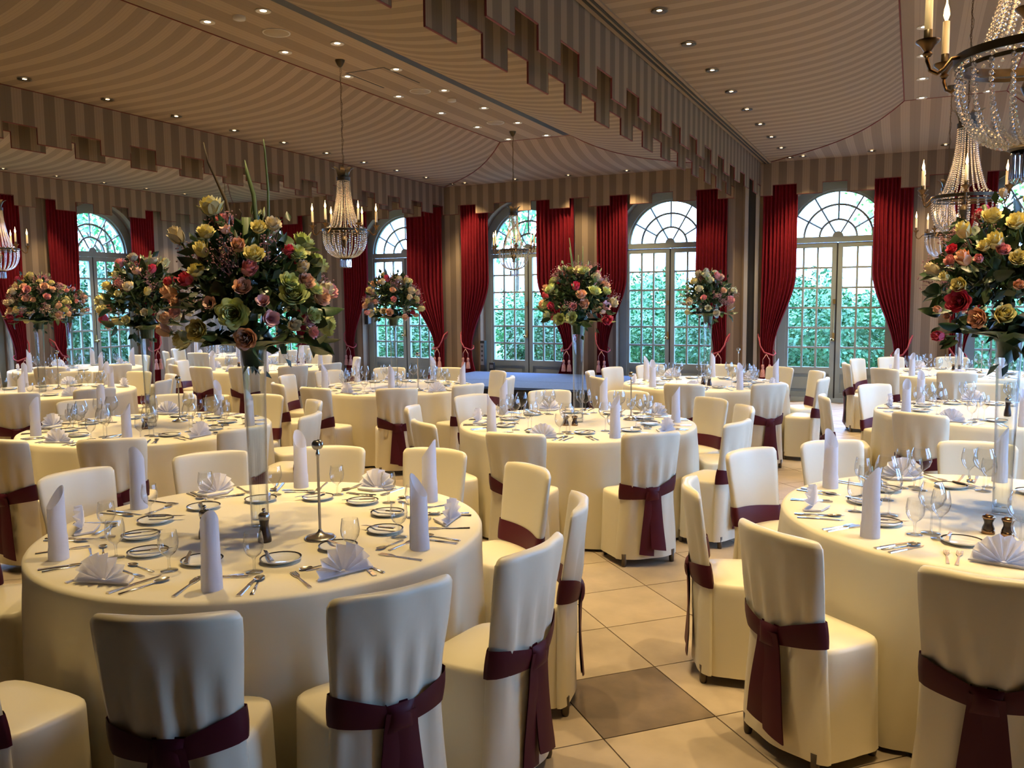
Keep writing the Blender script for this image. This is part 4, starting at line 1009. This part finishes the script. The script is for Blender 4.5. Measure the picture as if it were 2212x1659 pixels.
def chandelier(x, y, label, rot):
    t = thing('crystal_chandelier', label, 'chandelier', (x, y, 0), rot, 'crystal chandeliers')
    for k, kd in (('up', 1), ('lo', 1), ('pr', 0), ('ring', 0), ('cr', 0), ('stem', 0), ('chain', 0), ('wire', 0), ('can', 0)):
        o = link(D[k].name.split('.')[0], D[k], t)
        if kd: o['kind'] = 'stuff'
    for k in range(8):
        o = link('crown_leaf', D['plume'], t); o.location = (0, 0, 3.045); o.rotation_euler = (0, 0, k*PI/4)
    for k in range(6):
        a = link('arm', D['arm'], t); a.rotation_euler = (0, 0, k*PI/3)
        link('drip_cup', D['cup'], a); link('socket', D['sock'], a); link('candle', D['cand'], a); link('flame_bulb', D['bulb'], a)
    l = bpy.data.lights.new('candle_glow', 'POINT'); l.energy = CANDLE_W*6; l.color = (1, .55, .22); l.shadow_soft_size = .30
    lo = bpy.data.objects.new('candle_glow', l); COL.objects.link(lo); lo.parent = t; lo.location = (0, 0, CZ+.24)
chandelier(-5.55, 7.54, 'crystal chandelier with lit candle bulbs, nearer one left of centre', .53+.02)
chandelier(-5.55, 11.8, 'smaller-looking crystal chandelier before the window behind the stage', .03)
chandelier(.33, 3.25, 'nearest crystal chandelier cut off by the top right corner', .35)
chandelier(.33, 7.54, 'crystal chandelier above the dark bouquet, middle of the right row', .50)
chandelier(.33, 11.8, 'crystal chandelier farthest back in the right row, partly hidden', .12)
chandelier(-11.3, 7.54, 'crystal chandelier at the left picture edge with one candle arm showing', .02)
chandelier(-11.3, 11.8, 'crystal chandelier hidden behind the tallest bouquet', .3)

# ------------------------------------------------------------------ recessed downlights and ceiling fittings
ringA = MB().lathe([(.027, .004), (.045, .0), (.062, -.004), (.068, -.002), (.068, .004)], 20).mesh('trim_ring', M['ring'])
discA = MB().lathe([(0, .0035), (.029, .0035)], 20).mesh('lamp_disc', M['lamp'])
ringB = MB().lathe([(.018, .007), (.030, .006), (.050, -.002), (.062, -.004), (.066, .002)], 20).mesh('trim_ring', M['dark_ring'])
discB = MB().lathe([(0, .006), (.020, .006)], 16).mesh('lamp_disc', M['lamp'])
def downlight(x, y, z, ra, di, label, watt, size, grp, rot=(0,0,0), blend=.7, tilt=(0,0,0)):
    t = thing('downlight', label, 'downlight', (x, y, z-.006), 0, grp); t.rotation_euler = rot
    link('trim_ring', ra, t); link('lamp_disc', di, t)
    if watt > 0:
        l = bpy.data.lights.new('downlight_beam', 'SPOT'); l.energy = watt; l.color = WARM; l.spot_size = math.radians(size); l.spot_blend = blend; l.shadow_soft_size = .03
        o = bpy.data.objects.new('downlight_beam', l); COL.objects.link(o); o.parent = t; o.location = (0, 0, -.02); o.rotation_euler = tilt
ORD = ['nearest', 'second', 'third', 'fourth', 'fifth', 'sixth', 'seventh', 'eighth', 'ninth', 'tenth', 'eleventh', 'twelfth', 'thirteenth', 'fourteenth', 'fifteenth', 'sixteenth']
ys = [12.31 - 1.052*k for k in range(15)]
for bay, xs, nm in (('A', (-5.865, -5.215), 'middle bay'), ('B', (.005, .755), 'right bay'), ('C', (-11.6, -10.9), 'left bay')):
    for xi, x in enumerate(xs):
        for k, y in enumerate(ys):
            if y < 2.5: continue
            if bay == 'C' and y < 3: continue
            downlight(x, y, ZPN, ringA, discA, 'bright recessed spot, %s from window end, %s row, flat %s panel' % (ORD[k].replace('nearest', 'first'), ('left', 'right')[xi], nm), SPOT_W, 48, 'panel spots')
d_ = .171; zl = ZC + (ZPN-ZC)*sag(d_)
for nm, x, y1, ph in (('left edge of the middle bay', -7.972, 14.24, 0), ('left edge of the right bay', -1.846, 14.2, 0), ('left edge of the left bay', -13.44, 13.87, 0), ('right edge of the middle bay', -3.17, 14.2, 0), ('right edge of the left bay', -9.19, 14.1, 0), ('right edge of the right bay', 2.6, 14.1, 0)):
    for k in range(13):
        y = y1 - .95*k
        if y < .2: continue
        downlight(x, y, zl-.008, ringB, discB, 'dim recessed light, %s from window end, %s' % (ORD[k].replace('nearest', 'first'), nm), COVE_W, 60, 'cove lights', blend=.5)
for k, (x, y) in enumerate([(-7.70, 14.24), (-6.66, 14.25), (-5.62, 14.25), (-4.54, 14.25), (-1.64, 14.15), (-.65, 14.15), (.345, 14.12), (1.35, 14.12)]):
    downlight(x, y, zl-.012, ringB, discB, 'dim recessed light above the %s' % ['corner curtain left of the stage', 'window behind the stage, left half', 'gap between the stage windows', 'right stage window', 'left curtain of the aisle window', 'aisle window', 'right curtain of the aisle window', 'curtain in the right corner'][k], COVE_W, 90, 'wall-side cove lights')
spill = bpy.data.lights.new('valance_spot', 'SPOT'); spill.energy = 14; spill.color = WARM; spill.spot_size = math.radians(50); spill.spot_blend = .5
so = bpy.data.objects.new('valance_spot', spill); COL.objects.link(so); so.location = (-7.975, 12.62, 3.96); so.rotation_euler = (0, math.radians(-32), 0)
def disc_thing(name, label, cat, x, y, r, h, mt):
    t = thing(name, label, cat, (x, y, ZPN), 0)
    MB().lathe([(0, -h), (r*.86, -h), (r*.9, -h*.6)], 28).build('grille', M[mt], t); MB().lathe([(r*.9, -h*.8), (r, -h*.9), (r, 0)], 28).build('rim', M['ring'], t)
disc_thing('ceiling_speaker', 'large round beige speaker grille in the flat middle bay panel, nearer one', 'speaker', -5.52, 6.52, .13, .008, 'grille')
disc_thing('ceiling_speaker', 'round beige speaker grille in the flat middle bay panel, behind the hatch', 'speaker', -5.49, 9.05, .13, .008, 'grille')
disc_thing('ceiling_speaker', 'round beige speaker grille in the flat middle bay panel, farthest one', 'speaker', -5.49, 11.1, .13, .008, 'grille')
disc_thing('smoke_detector', 'small round smoke detector near the nearest ceiling spots', 'detector', -5.51, 6.02, .055, .03, 'ring')
disc_thing('smoke_detector', 'small round smoke detector beside the hatch behind the first canopy', 'detector', -5.36, 9.6, .055, .03, 'ring')

# ------------------------------------------------------------------ garden outside the windows
g_ = tag(MB().box(-260, 260, YG+.3, 260, -.25, -.12).box(-260, XLW-.45, -260, YG+.3, -.25, -.121).box(XLW-.45, 3.64, -260, Y0-.3, -.25, -.121).build('lawn_ground', M['lawn'], None, False), kind='structure')
tag(MB().box(3.64, 260, -260, YG+.3, -.25, -.121).build('unseen_grey_ground', mat('unseen_ground_grey', (.17,.155,.15), .9, noise=.2, nscale=2), None, False), kind='structure')  # unseen ground beyond the right wall, made grey so no green bounces indoors
tag(MB().box(-12, 4, YG+.3, YG+2.1, -.12, -.10).build('terrace_paving', M['paving'], None, False), kind='structure')
def leafcloud(seed, cnt, rx, rz, leaf, mt, shell=.55, zmin=-9):
    r = np.random.RandomState(seed)
    d = r.normal(size=(cnt, 3)); d /= np.linalg.norm(d, axis=1)[:, None]
    lump = 1 + .16*np.sin(d[:, 0]*5+seed)*np.cos(d[:, 2]*6+seed*2) + .10*np.sin(d[:, 1]*9+seed)
    rad = (shell + (1-shell)*r.rand(cnt)**.5)*lump; c = d*rad[:, None]*np.array([rx, rx, rz])
    t = d*.5 + r.normal(size=(cnt, 3))*.5; t[:, 2] -= .25; t /= np.linalg.norm(t, axis=1)[:, None]
    b = np.cross(t, d + r.normal(size=(cnt, 3))*.5); b /= np.linalg.norm(b, axis=1)[:, None]
    L = leaf*r.uniform(.6, 1.3, cnt)[:, None]
    V = np.stack([c, c+t*L*.5+b*L*.28, c+t*L, c+t*L*.5-b*L*.28], 1).reshape(-1, 3)
    V[:, 2] = np.maximum(V[:, 2], zmin)
    me = bpy.data.meshes.new('foliage'); F = np.arange(cnt*4).reshape(-1, 4)
    me.from_pydata(V.tolist(), [], F.tolist()); me.materials.append(M[mt]); return me
B1 = [leafcloud(s, 9000, 1.45, 1.2, .12, 'bush', .45, -1.1) for s in (1, 2, 3)]
B2 = [leafcloud(s, 7000, 1.45, 1.2, .15, 'bush2', .5, -1.1) for s in (4, 5)]
T0_ = [leafcloud(8, 620, 1.5, 1.0, .17, 'bush3', .1)]
T1_ = [leafcloud(s, 1500, 2.6, 1.9, .22, m_, .25) for s, m_ in ((6, 'bush3'), (7, 'bush'))]
def bush(x, y, sx, sz, me, label):
    t = thing('shrub', label, 'shrub', (x, y, -.12), rng.uniform(0, 6), 'shrubs in the garden')
    f = link('foliage', me, t); f['kind'] = 'stuff'; f.location = (0, 0, 1.15*sz); f.scale = (sx, sx, sz)
    MB().tube([(0,0,0),(.05,.03,.5*sz),(.0,.1,1.0*sz)], [.06,.05,.03], 6).build('trunk', M['bark'], t)
def gtree(x, y, h, s, me, label):
    t = thing('garden_tree', label, 'tree', (x, y, -.12), rng.uniform(0, 6), 'trees in the garden')
    f = link('foliage', me, t); f['kind'] = 'stuff'; f.location = (0, 0, h); f.scale = (s, s, s)
    mb = MB().tube([(0,0,0),(.05,.05,h*.5),(.0,.1,h)], [.09,.07,.04], 8)
    for k in range(5):
        a = k*1.3; mb.tube([(0,.05,h*.6+k*.2),(math.cos(a)*1.0*s,math.sin(a)*1.0*s,h+.3+k*.15)], [.06,.02], 5)
    mb.build('trunk', M['bark'], t)
WV = {-9.57: 'seen through the window left of the stage', -6.77: 'seen through the window behind the stage', -3.975: 'seen through the right stage window', -1.165: 'seen through the aisle window', 1.64: 'seen through the window at the right edge', -12.98: 'seen through the window behind the tallest bouquet'}
for (x, y, sx, sz, me, lb) in [
  (-1.5,18.6,.95,.86,B1[0],'dense teal-green shrub filling the lower half of the aisle window, front'), (-3.9,18.8,.85,.80,B1[1],'dense shrub low in the right stage window, right half'),
  (1.0,18.9,.9,.84,B1[2],'dense shrub right of the middle of the aisle window view'), (-2.9,22.0,1.2,1.06,B1[1],'taller shrub behind the front ones, left side of the aisle window'),
  (.6,22.4,1.25,1.12,B1[0],'taller shrub behind, right half of the aisle window'), (-6.1,19.4,.78,.70,B1[2],'dense shrub low in the right stage window, left half'),
  (-6.6,23.2,1.25,1.10,B1[0],'tall shrub behind, seen in the right stage window'),
  (-8.9,20.6,.68,.60,B2[0],'rounded dark shrub low in the window behind the stage'), (-10.6,24.5,1.2,.95,B1[1],'shrub farther off in the window behind the stage, left half'),
  (-12.6,20.4,.85,.55,B2[1],'dark shrub low in the window left of the stage'), (-15.2,24.0,1.2,.95,B1[0],'pale shrub farther off in the window left of the stage'),
  (-18.6,22.0,1.1,1.0,B1[2],'shrub seen under the tallest bouquet'), (3.6,20.0,1.0,1.0,B1[0],'bright shrub at the window on the right picture edge'),
  (-16.5,10.1,.7,.72,B2[0],'deep green broad-leaved shrub outside the left wall window, right half'), (-16.9,12.9,.8,.8,B2[1],'deep green shrub outside the left wall window, near its right jamb'),
  (-19.2,15.6,1.1,1.2,B2[0],'dark shrub behind, outside the left wall window'), (-19.0,7.6,1.0,1.0,B2[1],'dark shrub outside the left wall window, left half'), (-20.6,11.6,1.2,1.3,B1[1],'light green shrub far outside the left wall window')]:
    bush(x, y, sx, sz, me, lb)
for (x, y, h, s, me, lb) in [(4.6,29,5.4,1.0,T1_[0],'sparse yellow-green tree in the top of the aisle window'), (-.2,24.0,4.3,1.0,T0_[0],'few hanging yellow-green sprays in the upper panes of the aisle window'),
  (-14.5,31,5.6,1.1,T1_[1],'pale tree high in the window left of the stage'),
  (-25.0,20.5,4.2,1.0,T1_[1],'tree crown in the arch of the left wall window, right side'), (-24.5,13.0,4.4,1.1,T1_[0],'yellow-green tree in the arch of the left wall window'), (-31,16.5,5.5,1.2,T1_[1],'large tree far outside the left wall window')]:
    gtree(x, y, h, s, me, lb)
